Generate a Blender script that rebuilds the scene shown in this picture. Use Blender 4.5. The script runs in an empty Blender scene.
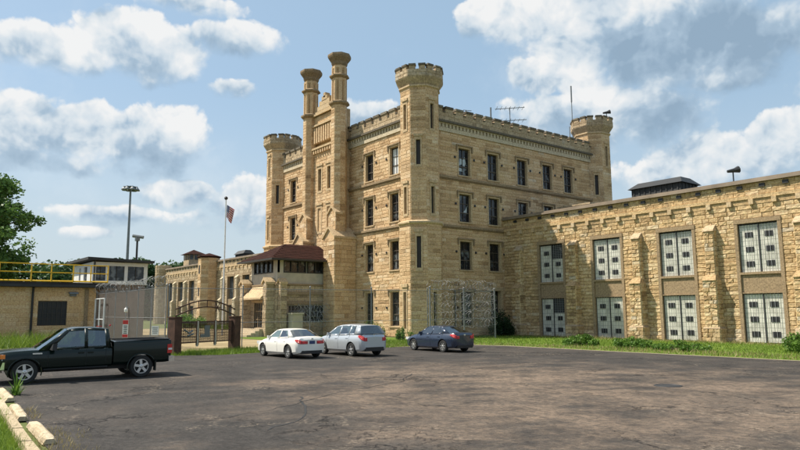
import bpy, bmesh, math, random
import numpy as np
from mathutils import Vector, Matrix
PI = math.pi
rng = random.Random(7)
scene = bpy.context.scene
COL = scene.collection
ROOT = {}

# ------------------------------------------------------------------ mesh builder
class MB:
    def __init__(s):
        s.v = []; s.f = []; s.t = []
    def poly(s, pts, tone=.5):
        n = len(s.v); s.v += [tuple(p) for p in pts]; s.f.append(tuple(range(n, n+len(pts)))); s.t.append(tone)
    def hexa(s, p, tone=.5):      # 8 points: bottom 4 ccw, top 4 ccw
        n = len(s.v); s.v += [tuple(q) for q in p]
        for a in ((3,2,1,0),(4,5,6,7),(0,1,5,4),(1,2,6,5),(2,3,7,6),(3,0,4,7)):
            s.f.append(tuple(n+i for i in a)); s.t.append(tone)
    def box(s, x0, x1, y0, y1, z0, z1, tone=.5):
        s.hexa([(x0,y0,z0),(x1,y0,z0),(x1,y1,z0),(x0,y1,z0),(x0,y0,z1),(x1,y0,z1),(x1,y1,z1),(x0,y1,z1)], tone)
    def obox(s, c, a, b, h, tone=.5):   # centre, half vectors a,b,h (right handed)
        c, a, b, h = map(Vector, (c, a, b, h))
        s.hexa([c-a-b-h, c+a-b-h, c+a+b-h, c-a+b-h, c-a-b+h, c+a-b+h, c+a+b+h, c-a+b+h], tone)
    def wbox(s, O, u, n, u0, u1, d0, d1, z0, z1, tone=.5):   # box on a wall: along u, out along n
        O, u, n = Vector(O), Vector(u), Vector(n)
        P = lambda a, d, z: O + u*a + n*d + Vector((0,0,z))
        s.hexa([P(u0,d1,z0),P(u1,d1,z0),P(u1,d0,z0),P(u0,d0,z0),P(u0,d1,z1),P(u1,d1,z1),P(u1,d0,z1),P(u0,d0,z1)], tone)
    def tube(s, pts, r, n=6, tone=.5, cap=True):
        pts = [Vector(p) for p in pts]; R = r if isinstance(r, (list, tuple)) else [r]*len(pts)
        base = len(s.v); up = None
        for i, p in enumerate(pts):
            d = (pts[min(i+1, len(pts)-1)] - pts[max(i-1, 0)]).normalized()
            ref = Vector((0,0,1)) if abs(d.z) < .9 else Vector((1,0,0))
            a = d.cross(ref).normalized(); b = a.cross(d).normalized()
            for k in range(n):
                t = 2*PI*k/n; q = p + (a*math.cos(t) + b*math.sin(t))*R[i]; s.v.append(tuple(q))
        for i in range(len(pts)-1):
            for k in range(n):
                k2 = (k+1) % n
                s.f.append((base+i*n+k, base+(i+1)*n+k, base+(i+1)*n+k2, base+i*n+k2)); s.t.append(tone)
        if cap:
            s.f.append(tuple(base+k for k in range(n))); s.t.append(tone)
            s.f.append(tuple(base+(len(pts)-1)*n+k for k in reversed(range(n)))); s.t.append(tone)
    def lathe(s, c, prof, n=8, rot=None, tone=.5, axis='z', cap=True):
        # octagons use the apothem as radius; rot puts face normals on multiples of 45 deg
        base = len(s.v); k_ = 1/math.cos(PI/n) if n <= 12 else 1
        rot = PI/n if rot is None else rot
        for r, z in prof:
            for k in range(n):
                t = 2*PI*k/n + rot; x, y = r*k_*math.cos(t), r*k_*math.sin(t)
                s.v.append((c[0]+x, c[1]+y, c[2]+z) if axis == 'z' else (c[0]+x, c[1]+z, c[2]+y))
        for i in range(len(prof)-1):
            for k in range(n):
                k2 = (k+1) % n
                q = (base+i*n+k, base+i*n+k2, base+(i+1)*n+k2, base+(i+1)*n+k)
                s.f.append(q if axis == 'z' else q[::-1]); s.t.append(tone)
        if cap:
            s.f.append(tuple(base+k for k in reversed(range(n)))); s.t.append(tone)
            m = base+(len(prof)-1)*n; s.f.append(tuple(m+k for k in range(n))); s.t.append(tone)
    def build(s, name, mat, parent=None, world=True, smooth=None, off=None):
        me = bpy.data.meshes.new(name)
        if world and parent is not None:
            o_ = ROOT[parent]; vs = [(v[0]-o_[0], v[1]-o_[1], v[2]-o_[2]) for v in s.v]
        elif off is not None: vs = [(v[0]-off[0], v[1]-off[1], v[2]-off[2]) for v in s.v]
        else: vs = s.v
        me.from_pydata(vs, [], s.f); me.update()
        nl = len(me.loops); lv = np.empty(nl, np.int32); me.loops.foreach_get('vertex_index', lv)
        co = np.empty(len(me.vertices)*3, np.float32); me.vertices.foreach_get('co', co); co = co.reshape(-1, 3)
        nr = np.empty(len(me.polygons)*3, np.float32); me.polygons.foreach_get('normal', nr); nr = nr.reshape(-1, 3)
        tot = np.empty(len(me.polygons), np.int32); me.polygons.foreach_get('loop_total', tot)
        N = np.repeat(nr, tot, 0); P = co[lv]
        hl = np.maximum(np.hypot(N[:,0], N[:,1]), 1e-6)
        flat = np.abs(N[:,2]) > .8
        U = np.where(flat, P[:,0], (-N[:,1]*P[:,0] + N[:,0]*P[:,1])/hl); V = np.where(flat, P[:,1], P[:,2])
        uv = me.uv_layers.new(name='UVMap'); uv.data.foreach_set('uv', np.stack([U, V], 1).astype(np.float32).ravel())
        ca = me.color_attributes.new('tone', 'FLOAT_COLOR', 'CORNER')
        T = np.repeat(np.array(s.t, np.float32), tot); ca.data.foreach_set('color', np.stack([T, T, T, np.ones_like(T)], 1).ravel())
        if smooth is not None:
            me.shade_smooth(); me.set_sharp_from_angle(angle=math.radians(smooth))
        me.materials.append(mat)
        o = bpy.data.objects.new(name, me); COL.objects.link(o)
        if parent is not None:
            o.parent = parent; ROOT[o] = ROOT[parent] if world else (0,0,0)
        else: ROOT[o] = off or (0,0,0)
        if off is not None: o.location = off
        return o

def tag(o, label=None, cat=None, group=None, kind=None):
    if label: o['label'] = label
    if cat: o['category'] = cat
    if group: o['group'] = group
    if kind: o['kind'] = kind
    return o
def thing(name, label, cat, loc=(0,0,0), rotz=0, group=None):
    o = bpy.data.objects.new(name, None); COL.objects.link(o); o.empty_display_size = .3
    o.location = loc; o.rotation_euler = (0, 0, rotz); ROOT[o] = tuple(loc)
    return tag(o, label, cat, group)
def copy_tree(o, parent=None):
    c = o.copy(); COL.objects.link(c); ROOT[c] = ROOT.get(o, (0,0,0))
    if parent is not None: c.parent = parent
    for ch in list(o.children): copy_tree(ch, c)
    return c

# ------------------------------------------------------------------ materials
def newmat(name):
    m = bpy.data.materials.new(name); m.use_nodes = True
    nt = m.node_tree; nt.nodes.clear()
    out = nt.nodes.new('ShaderNodeOutputMaterial'); bs = nt.nodes.new('ShaderNodeBsdfPrincipled')
    nt.links.new(bs.outputs[0], out.inputs[0]); return m, nt, bs, out
class G:
    def __init__(s, nt): s.nt = nt
    def n(s, t, **k):
        x = s.nt.nodes.new(t)
        for a, b in k.items(): setattr(x, a, b)
        return x
    def l(s, a, b): s.nt.links.new(a, b)
    def set(s, sock, v):
        if hasattr(v, 'is_output') or isinstance(v, bpy.types.NodeSocket): s.l(v, sock)
        else: sock.default_value = v
    def math(s, op, a, b=None, c=None, clamp=False):
        x = s.n('ShaderNodeMath', operation=op, use_clamp=clamp); s.set(x.inputs[0], a)
        if b is not None: s.set(x.inputs[1], b)
        if c is not None: s.set(x.inputs[2], c)
        return x.outputs[0]
    def noise(s, vec, scale, detail=4, rough=.55, dim='3D'):
        x = s.n('ShaderNodeTexNoise', noise_dimensions=dim); s.l(vec, x.inputs['Vector'])
        x.inputs['Scale'].default_value = scale; x.inputs['Detail'].default_value = detail; x.inputs['Roughness'].default_value = rough
        return x.outputs['Fac']
    def ramp(s, fac, stops, interp='LINEAR'):
        x = s.n('ShaderNodeValToRGB'); e = x.color_ramp.elements; x.color_ramp.interpolation = interp
        while len(e) < len(stops): e.new(.5)
        for i, (p, c) in enumerate(stops):
            e[i].position = p; e[i].color = (*c, 1) if len(c) == 3 else c
        s.set(x.inputs[0], fac); return x.outputs[0]
    def mix(s, fac, a, b, blend='MIX'):
        x = s.n('ShaderNodeMix', data_type='RGBA', blend_type=blend); s.set(x.inputs[0], fac)
        s.set(x.inputs[6], a if not isinstance(a, tuple) else (*a, 1)); s.set(x.inputs[7], b if not isinstance(b, tuple) else (*b, 1))
        return x.outputs[2]
    def smooth(s, v, a, b, lo=0., hi=1.):
        x = s.n('ShaderNodeMapRange', interpolation_type='SMOOTHSTEP'); s.set(x.inputs[0], v)
        for i, q in ((1,a),(2,b),(3,lo),(4,hi)): x.inputs[i].default_value = q
        return x.outputs[0]
    def obj(s): return s.n('ShaderNodeTexCoord').outputs['Object']
    def uv(s): return s.n('ShaderNodeTexCoord').outputs['UV']
    def tone(s): return s.n('ShaderNodeVertexColor', layer_name='tone').outputs['Color']
    def rand(s): return s.n('ShaderNodeObjectInfo').outputs['Random']
    def bump(s, h, dist, strength=1.):
        x = s.n('ShaderNodeBump'); s.l(h, x.inputs['Height']); x.inputs['Distance'].default_value = dist; x.inputs['Strength'].default_value = strength
        return x.outputs[0]

def mat_plain(name, col, rough=.6, metal=0., var=.12, scale=3., bump=0., coat=0., spec=.5):
    m, nt, bs, out = newmat(name); g = G(nt)
    nz = g.noise(g.obj(), scale, 5, .6)
    d = tuple(c*(1-var) for c in col); l = tuple(min(1, c*(1+var)) for c in col)
    g.l(g.ramp(nz, [(.3, d), (.7, l)]), bs.inputs['Base Color'])
    bs.inputs['Roughness'].default_value = rough; bs.inputs['Metallic'].default_value = metal
    bs.inputs['Coat Weight'].default_value = coat; bs.inputs['Coat Roughness'].default_value = .04
    bs.inputs['Specular IOR Level'].default_value = spec
    if bump: g.l(g.bump(g.noise(g.obj(), scale*6, 6, .6), bump), bs.inputs['Normal'])
    return m

def mat_stone(name, stops, stain=(.10,.085,.065), stain_amt=.45, bump=.02, fine=9., streak=.5):
    m, nt, bs, out = newmat(name); g = G(nt); co = g.obj()
    base = g.ramp(g.math('ADD', g.math('MULTIPLY', g.tone(), .8), g.math('MULTIPLY', g.noise(co, 1.3, 4), .3)), stops)
    # weathering: soft patches and vertical streaks that belong to the stone
    st = g.n('ShaderNodeMapping'); st.inputs['Scale'].default_value = (1.6, 1.6, .16); g.l(co, st.inputs[0])
    sk = g.smooth(g.noise(st.outputs[0], 1., 5, .6), .52, .78)
    pt = g.smooth(g.noise(co, .33, 5, .65), .5, .72)
    fac = g.math('MULTIPLY', g.math('ADD', g.math('MULTIPLY', sk, streak), g.math('MULTIPLY', pt, .6), clamp=True), stain_amt)
    c = g.mix(fac, base, stain)
    fn = g.noise(co, fine, 6, .65)
    c = g.mix(.75, c, g.ramp(fn, [(.28, (.20,.20,.20)), (.72, (.82,.82,.82))]), 'OVERLAY')
    soot = g.math('MULTIPLY', g.smooth(g.noise(co, 2.3, 7, .72), .56, .74), .42)
    c = g.mix(soot, c, tuple(q*.8 for q in stain))
    g.l(c, bs.inputs['Base Color']); bs.inputs['Roughness'].default_value = .92; bs.inputs['Specular IOR Level'].default_value = .2
    g.l(g.bump(fn, bump), bs.inputs['Normal']); return m

TAN = [(0., (.25,.155,.080)), (.28, (.425,.277,.148)), (.5, (.55,.374,.210)), (.72, (.615,.442,.268)), (.9, (.65,.497,.335)), (1., (.50,.41,.305))]
M = {}
M['ashlar'] = mat_stone('buff_ashlar', TAN, stain_amt=.5, bump=.025)
M['rock'] = mat_stone('rock_faced_limestone', [(0., (.21,.138,.075)), (.3, (.39,.265,.138)), (.55, (.53,.375,.20)), (.8, (.59,.45,.275)), (1., (.47,.40,.30))], stain_amt=.62, bump=.05, fine=6.)
M['rock2'] = mat_stone('weathered_grey_limestone', [(0., (.20,.145,.09)), (.4, (.38,.285,.18)), (.7, (.47,.365,.24)), (1., (.42,.36,.28))], stain_amt=.6, bump=.04, fine=6.)
M['trim'] = mat_stone('dressed_stone', [(0., (.38,.275,.165)), (.5, (.50,.365,.215)), (1., (.55,.44,.30))], stain_amt=.55, bump=.01)
M['frame_stone'] = mat_stone('brown_dressed_stone', [(0., (.20,.14,.085)), (.5, (.285,.205,.125)), (1., (.36,.28,.18))], stain_amt=.5, bump=.01)
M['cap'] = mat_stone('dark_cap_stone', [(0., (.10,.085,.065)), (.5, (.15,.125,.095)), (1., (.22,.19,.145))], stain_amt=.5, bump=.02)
M['cornice'] = mat_stone('pale_cornice_stone', [(0., (.37,.30,.205)), (.5, (.50,.415,.29)), (1., (.58,.50,.38))], stain_amt=.6, bump=.01)
M['concrete'] = mat_stone('pale_worn_concrete', [(0., (.36,.28,.18)), (.5, (.46,.37,.25)), (1., (.52,.44,.32))], stain=(.16,.13,.10), stain_amt=.6, bump=.02, fine=16.)
M['coping'] = mat_plain('coping_metal', (.24,.185,.135), .6, 0, .3, .6)
M['dark_wood'] = mat_plain('dark_window_frame', (.035,.030,.026), .6)
M['window_paint'] = mat_plain('brown_window_paint', (.085,.066,.05), .6, 0, .25, 2.)
M['iron'] = mat_plain('dark_iron', (.03,.03,.032), .55, .3)
M['steel'] = mat_plain('galvanised_steel', (.42,.43,.44), .5, .6, .15)
M['wire'] = mat_plain('fence_wire_steel', (.21,.213,.215), .6, .2, .2)
M['pole_grey'] = mat_plain('grey_pole_paint', (.16,.175,.185), .5, .3)
M['pole_white'] = mat_plain('white_pole_paint', (.68,.69,.69), .45, .1)
M['yellow'] = mat_plain('yellow_rail_paint', (.72,.43,.015), .5, 0, .15)
M['rust'] = mat_plain('rusted_steel', (.085,.042,.026), .85, .1, .45, 2.5, .01)
M['roof_red'] = mat_plain('dark_red_shingles', (.034,.0125,.009), .95, 0, .45, 2.2, .02, 0, .12)
M['roof_dark'] = mat_plain('dark_roofing', (.035,.035,.036), .8, 0, .3, 1.)
M['white_panel'] = mat_plain('cream_painted_panel', (.46,.41,.33), .7, 0, .15, 1.5)
M['white_paint'] = mat_plain('white_paint', (.74,.73,.70), .6, 0, .08, 2.)
M['bark'] = mat_plain('bark', (.10,.075,.05), .95, 0, .3, 4., .03)
M['black_plastic'] = mat_plain('black_plastic', (.018,.018,.019), .6)
M['rubber'] = mat_plain('tyre_rubber', (.018,.018,.018), .85)
M['alloy'] = mat_plain('silver_alloy', (.62,.62,.62), .3, .75, .05)
M['chrome'] = mat_plain('chrome', (.80,.80,.80), .22, .75, .03)
M['lens_red'] = mat_plain('red_lens', (.50,.015,.015), .2, 0, .1, 3, 0, .5)
M['lens_orange'] = mat_plain('orange_lens', (.75,.22,.04), .2, 0, .1, 3, 0, .5)
M['lens_clear'] = mat_plain('clear_lens', (.7,.7,.7), .12, .2, .05)
M['seat'] = mat_plain('grey_seat_cloth', (.12,.12,.125), .9)
M['red'] = mat_plain('red_sign_paint', (.55,.035,.03), .5)
M['brownwall'] = mat_plain('brown_siding', (.20,.145,.11), .85, 0, .2, 1.2)
M['plate_blue'] = mat_plain('plate_blue', (.03,.05,.14), .5)
M['plate_white'] = mat_plain('plate_white', (.65,.65,.68), .5)
M['paint_white'] = mat_plain('white_car_paint', (.78,.755,.69), .35, 0, .02, 2, 0, .5, .6)
M['paint_silver'] = mat_plain('silver_car_paint', (.46,.49,.52), .28, .35, .02, 2, 0, .5, .6)
M['paint_blue'] = mat_plain('blue_grey_car_paint', (.018,.030,.060), .25, .2, .03, 2, 0, .5, .8)
M['paint_black'] = mat_plain('black_green_truck_paint', (.004,.011,.009), .25, 0, .03, 2, 0, .25, .25)

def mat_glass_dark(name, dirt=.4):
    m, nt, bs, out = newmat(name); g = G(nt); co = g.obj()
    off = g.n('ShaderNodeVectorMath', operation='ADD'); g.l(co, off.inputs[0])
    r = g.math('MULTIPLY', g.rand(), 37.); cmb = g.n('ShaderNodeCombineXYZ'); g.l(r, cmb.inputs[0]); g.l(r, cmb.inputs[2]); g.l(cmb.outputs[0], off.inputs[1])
    pale_mask = g.math('MULTIPLY', g.smooth(g.noise(off.outputs[0], 1.3, 4, .6), .5, .66), dirt)  # pale patches: part grime, part sky reflection painted into the glass colour
    g.l(g.mix(pale_mask, (.012,.013,.016), (.22,.24,.25)), bs.inputs['Base Color'])
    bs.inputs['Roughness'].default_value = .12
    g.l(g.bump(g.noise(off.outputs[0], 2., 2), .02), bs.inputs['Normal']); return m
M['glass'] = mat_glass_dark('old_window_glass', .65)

def mat_carglass(name='car_glass', tint=(.34,.41,.39,1)):
    m, nt, bs, out = newmat(name); g = G(nt); nt.nodes.remove(bs)
    tr = g.n('ShaderNodeBsdfTransparent'); tr.inputs[0].default_value = tint
    gl = g.n('ShaderNodeBsdfGlossy'); gl.inputs['Roughness'].default_value = .04; gl.inputs[0].default_value = (.9,.95,1,1)
    fr = g.n('ShaderNodeFresnel'); fr.inputs[0].default_value = 1.6
    mx = g.n('ShaderNodeMixShader'); g.l(g.math('ADD', fr.outputs[0], .12, clamp=True), mx.inputs[0]); g.l(tr.outputs[0], mx.inputs[1]); g.l(gl.outputs[0], mx.inputs[2])
    g.l(mx.outputs[0], out.inputs[0]); return m
M['carglass'] = mat_carglass(); M['privacy'] = mat_carglass('dark_car_glass', (.06,.075,.07,1))

def mat_glassblock():
    m, nt, bs, out = newmat('glass_block'); g = G(nt)
    br = g.n('ShaderNodeTexBrick'); g.l(g.uv(), br.inputs['Vector']); br.offset = 0
    br.inputs['Color1'].default_value = (.66,.64,.55,1); br.inputs['Color2'].default_value = (.80,.78,.68,1); br.inputs['Mortar'].default_value = (.36,.35,.31,1)
    br.inputs['Scale'].default_value = 1; br.inputs['Mortar Size'].default_value = .016; br.inputs['Brick Width'].default_value = .19; br.inputs['Row Height'].default_value = .34; br.inputs['Bias'].default_value = 0
    rv = g.n('ShaderNodeCombineXYZ'); g.l(g.math('MULTIPLY', g.rand(), 91.), rv.inputs[0]); va = g.n('ShaderNodeVectorMath', operation='ADD'); g.l(g.obj(), va.inputs[0]); g.l(rv.outputs[0], va.inputs[1]); dirt = g.math('ADD', g.smooth(g.noise(va.outputs[0], 1.1, 5, .65), .42, .7), g.math('MULTIPLY', g.rand(), .35), clamp=True)
    c = g.mix(g.math('MULTIPLY', dirt, .6), br.outputs['Color'], (.30,.29,.24))
    g.l(c, bs.inputs['Base Color']); bs.inputs['Roughness'].default_value = .3
    g.l(g.bump(br.outputs['Fac'], -.01), bs.inputs['Normal']); return m
M['glassblock'] = mat_glassblock()

def mat_chainlink(name, s, w, dark=(.30,.31,.31)):
    m, nt, bs, out = newmat(name); g = G(nt)
    sp = g.n('ShaderNodeSeparateXYZ'); g.l(g.uv(), sp.inputs[0])
    a = g.math('ADD', sp.outputs[0], sp.outputs[1]); b = g.math('SUBTRACT', sp.outputs[0], sp.outputs[1])
    lines = []
    for q in (a, b):
        f = g.math('FRACT', g.math('DIVIDE', q, s)); lines.append(g.math('LESS_THAN', g.math('ABSOLUTE', g.math('SUBTRACT', f, .5)), w/2))
    mask = g.math('MAXIMUM', *lines)
    bs.inputs['Base Color'].default_value = (*dark, 1); bs.inputs['Metallic'].default_value = .4; bs.inputs['Roughness'].default_value = .55
    tr = g.n('ShaderNodeBsdfTransparent'); mx = g.n('ShaderNodeMixShader')
    g.l(mask, mx.inputs[0]); g.l(tr.outputs[0], mx.inputs[1]); g.l(bs.outputs[0], mx.inputs[2]); g.l(mx.outputs[0], out.inputs[0]); return m
M['chain'] = mat_chainlink('chain_link_wire', .14, .036)
M['chain_dense'] = mat_chainlink('dense_chain_link_wire', .11, .22, (.27,.25,.235))

M['rust_mesh'] = mat_chainlink('rusted_mesh', .08, .34, (.085,.042,.028))
def mat_leaf(name, dark, light, trans=.3):
    m, nt, bs, out = newmat(name); g = G(nt)
    c = g.ramp(g.tone(), [(0., dark), (1., light)])
    g.l(c, bs.inputs['Base Color']); bs.inputs['Roughness'].default_value = .55; bs.inputs['Specular IOR Level'].default_value = .3
    tl = g.n('ShaderNodeBsdfTranslucent'); g.l(c, tl.inputs[0]); mx = g.n('ShaderNodeMixShader'); mx.inputs[0].default_value = trans
    g.l(bs.outputs[0], mx.inputs[1]); g.l(tl.outputs[0], mx.inputs[2]); g.l(mx.outputs[0], out.inputs[0]); return m
M['leaf'] = mat_leaf('tree_leaves', (.042,.095,.020), (.11,.205,.045))
M['leaf_far'] = mat_leaf('far_tree_leaves', (.026,.062,.020), (.065,.125,.040))
M['leaf_shrub'] = mat_leaf('shrub_leaves', (.05,.115,.016), (.15,.26,.038))
M['leaf_dark'] = mat_leaf('dark_shrub_leaves', (.010,.028,.010), (.03,.065,.022))
M['grass'] = mat_leaf('grass_blades', (.085,.155,.018), (.22,.30,.040), .35)
M['dry'] = mat_leaf('dry_grass_blades', (.24,.19,.08), (.40,.33,.16), .3)

def mat_asphalt():
    m, nt, bs, out = newmat('old_asphalt'); g = G(nt); co = g.obj()
    def dot(v, k):
        x = g.n('ShaderNodeVectorMath', operation='DOT_PRODUCT'); g.l(co, x.inputs[0]); x.inputs[1].default_value = v; return g.math('MULTIPLY', x.outputs['Value'], k)
    def aniso(v1, k1, v2, k2, sc, det, ro):
        c = g.n('ShaderNodeCombineXYZ'); g.l(dot(v1, k1), c.inputs[0]); g.l(dot(v2, k2), c.inputs[1]); return g.noise(c.outputs[0], sc, det, ro)
    agg = g.noise(co, 38., 3, .8); fine = g.noise(co, 9., 6, .72); mid = g.noise(co, .9, 7, .66)
    A, B = (.61,.79,0), (-.79,.61,0)
    streak = aniso(A, .16, B, .62, 1., 7, .64); streak2 = aniso((.35,.94,0), .30, (-.94,.35,0), 1.5, 1., 6, .62)
    sp = g.n('ShaderNodeSeparateXYZ'); g.l(co, sp.inputs[0])
    ex = g.math('DIVIDE', g.math('ADD', sp.outputs[0], 12.), 16.); ey = g.math('DIVIDE', g.math('SUBTRACT', sp.outputs[1], 16.), 12.5)
    rr = g.math('SQRT', g.math('ADD', g.math('MULTIPLY', ex, ex), g.math('MULTIPLY', ey, ey)))
    zone = g.smooth(rr, .3, 1.35, .11, -.12)
    dsum = g.math('ADD', g.math('ADD', g.math('MULTIPLY', streak, .26), g.math('ADD', g.math('MULTIPLY', streak2, .16), g.math('MULTIPLY', g.noise(co, .42, 8, .68), .60))), zone)
    dust = g.math('MULTIPLY', g.smooth(dsum, .47, .74), g.math('MULTIPLY', g.smooth(mid, .30, .60, .45, 1.), g.smooth(g.noise(co, 5.2, 6, .7), .36, .60, .35, 1.)))
    base = g.ramp(g.math('ADD', g.math('MULTIPLY', mid, .6), g.math('MULTIPLY', fine, .4)), [(.32, (.023,.0205,.0195)), (.52, (.044,.039,.0355)), (.70, (.078,.068,.060))])
    c = g.mix(g.math('MULTIPLY', dust, .85), base, (.27,.195,.138))
    old = g.smooth(g.noise(co, .21, 5, .6), .45, .62); c = g.mix(g.math('MULTIPLY', old, .22), c, (.11,.088,.072))
    c = g.mix(g.math('MULTIPLY', g.smooth(g.noise(co, 1.5, 7, .74), .56, .70), .42), c, (.022,.019,.019))
    spots = g.n('ShaderNodeTexVoronoi'); g.l(co, spots.inputs['Vector']); spots.inputs['Scale'].default_value = .75
    c = g.mix(g.math('MULTIPLY', g.smooth(g.math('ADD', spots.outputs['Distance'], g.math('MULTIPLY', fine, .25)), .15, .26, 1., 0.), .5), c, (.016,.015,.015))
    wp = g.n('ShaderNodeVectorMath', operation='ADD'); g.l(co, wp.inputs[0])
    nv = g.n('ShaderNodeTexNoise'); g.l(co, nv.inputs['Vector']); nv.inputs['Scale'].default_value = .9; nv.inputs['Detail'].default_value = 7; nv.inputs['Roughness'].default_value = .62
    sc = g.n('ShaderNodeVectorMath', operation='SCALE'); g.l(nv.outputs['Color'], sc.inputs[0]); sc.inputs['Scale'].default_value = 2.6; g.l(sc.outputs[0], wp.inputs[1])
    def cracks(scale, w, cov):
        vo = g.n('ShaderNodeTexVoronoi', feature='DISTANCE_TO_EDGE'); g.l(wp.outputs[0], vo.inputs['Vector']); vo.inputs['Scale'].default_value = scale
        return g.math('MULTIPLY', g.smooth(vo.outputs['Distance'], w*.3, w, 1., 0.), g.smooth(g.noise(co, .23, 4), *cov))
    ck = g.math('MAXIMUM', cracks(.20, .010, (.42,.60)), g.math('MULTIPLY', cracks(.85, .020, (.52,.64)), .7))
    c = g.mix(g.math('MULTIPLY', ck, .8), c, (.012,.010,.010))
    # pale grit lying along some cracks
    grit = g.math('MULTIPLY', cracks(.33, .05, (.48,.62)), g.smooth(fine, .45, .7)); c = g.mix(g.math('MULTIPLY', grit, .55), c, (.34,.27,.20))
    c = g.mix(.85, c, g.ramp(g.math('ADD', g.math('MULTIPLY', agg, .6), g.math('MULTIPLY', fine, .4)), [(.30, (.14,.14,.14)), (.70, (.86,.86,.86))]), 'OVERLAY')
    g.l(c, bs.inputs['Base Color']); bs.inputs['Roughness'].default_value = .9; bs.inputs['Specular IOR Level'].default_value = .25
    h = g.math('SUBTRACT', g.math('ADD', g.math('MULTIPLY', agg, .35), g.math('ADD', mid, g.math('MULTIPLY', fine, .5))), ck)
    g.l(g.bump(h, .03), bs.inputs['Normal']); return m
M['asphalt'] = mat_asphalt()

def mat_ground(name, a, b, c3, sc=.5, bump=.05):
    m, nt, bs, out = newmat(name); g = G(nt); co = g.obj()
    n1 = g.noise(co, sc, 6, .65); n2 = g.noise(co, sc*18, 5, .7)
    c = g.ramp(g.math('ADD', g.math('MULTIPLY', n1, .65), g.math('MULTIPLY', n2, .35)), [(.35, a), (.52, b), (.68, c3)])
    g.l(c, bs.inputs['Base Color']); bs.inputs['Roughness'].default_value = .95; bs.inputs['Specular IOR Level'].default_value = .1
    g.l(g.bump(n2, bump), bs.inputs['Normal']); return m
M['lawn'] = mat_ground('lawn_turf', (.075,.125,.018), (.12,.185,.026), (.18,.22,.045))
M['field'] = mat_ground('far_grass', (.08,.105,.035), (.12,.14,.05), (.20,.18,.09), .2)
M['dirt'] = mat_ground('dry_dirt', (.20,.155,.085), (.33,.255,.145), (.40,.33,.20), .35)
M['gravel'] = mat_ground('pale_gravel', (.17,.14,.10), (.30,.25,.18), (.40,.34,.26), 1.5)

# ------------------------------------------------------------------ masonry
def block_wall(mb, O, u, n, W, z0, z1, holes=(), ch=.42, bl=.95, amp=.04, inner=2, rows=2, var=1.):
    """coursed stones with pillowed, rough faces; holes are (u0,u1,z0,z1)"""
    O, u, n = Vector(O), Vector(u), Vector(n)
    edges = sorted({z0, z1} | {h[2] for h in holes if z0 < h[2] < z1} | {h[3] for h in holes if z0 < h[3] < z1})
    zs = []
    for a, b in zip(edges[:-1], edges[1:]):
        k = max(1, round((b-a)/ch)); cuts = [a+(b-a)*i/k for i in range(k)]
        zs += cuts
    zs.append(edges[-1])
    for a, b in zip(zs[:-1], zs[1:]):
        zc = (a+b)/2; iv = [(0, W)]
        for h in holes:
            if h[2] < zc < h[3]:
                nv = []
                for p, q in iv:
                    if h[1] <= p or h[0] >= q: nv.append((p, q)); continue
                    if h[0] > p: nv.append((p, h[0]))
                    if h[1] < q: nv.append((h[1], q))
                iv = nv
        ct = rng.gauss(0, .05)
        for p, q in iv:
            if q-p < .02: continue
            x = p
            while x < q-1e-4:
                L = bl*rng.uniform(.55, 1.5); e = x+L
                if q-e < bl*.45: e = q
                one_block(mb, O, u, n, x, e, a, b, amp, inner, rows, min(1, max(0, rng.gauss(.5, .17*var)+ct)))
                x = e
def one_block(mb, O, u, n, a, b, z0, z1, amp, inner, rows, tone):
    m = min(.035, (b-a)*.2); mz = min(.035, (z1-z0)*.2)
    k = max(inner, int((b-a)/.45))
    us = [a, a+m] + [a+m+(b-a-2*m)*(i+rng.uniform(-.25,.25))/(k+1) for i in range(1, k+1)] + [b-m, b]
    vs = [z0, z0+mz] + [z0+mz+(z1-z0-2*mz)*i/(rows) for i in range(1, rows)] + [z1-mz, z1]
    base = len(mb.v); nu = len(us); nvv = len(vs); lift = rng.uniform(.55, 1.15)
    for j, z in enumerate(vs):
        for i, x in enumerate(us):
            rim = i in (0, nu-1) or j in (0, nvv-1)
            d = -.01 if rim else amp*lift*rng.uniform(.62, 1.15)
            p = O + u*x + n*d; mb.v.append((p.x, p.y, z))
    for j in range(nvv-1):
        for i in range(nu-1):
            q = base+j*nu+i; mb.f.append((q, q+1, q+nu+1, q+nu)); mb.t.append(tone)
def reveals(mb, O, u, n, holes, depth, tone=.45):
    O, u, n = Vector(O), Vector(u), Vector(n)
    for a, b, z0, z1 in holes:
        P = lambda x, d, z: O + u*x - n*d + Vector((0,0,z))
        mb.poly([P(a,0,z0),P(a,depth,z0),P(a,depth,z1),P(a,0,z1)], tone); mb.poly([P(b,0,z1),P(b,depth,z1),P(b,depth,z0),P(b,0,z0)], tone)
        mb.poly([P(a,0,z0),P(b,0,z0),P(b,depth,z0),P(a,depth,z0)], tone); mb.poly([P(a,depth,z1),P(b,depth,z1),P(b,0,z1),P(a,0,z1)], tone)
def oct_faces(c, ap):
    """(O,u,n,W) of an octagon's eight faces, outward, u to the viewer's right"""
    L = 2*ap*math.tan(PI/8); r = []
    for k in range(8):
        t = k*PI/4; n = Vector((math.cos(t), math.sin(t), 0)); u = Vector((-math.sin(t), math.cos(t), 0))
        r.append((Vector((c[0], c[1], 0)) + n*ap - u*L/2, u, n, L))
    return r

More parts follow.
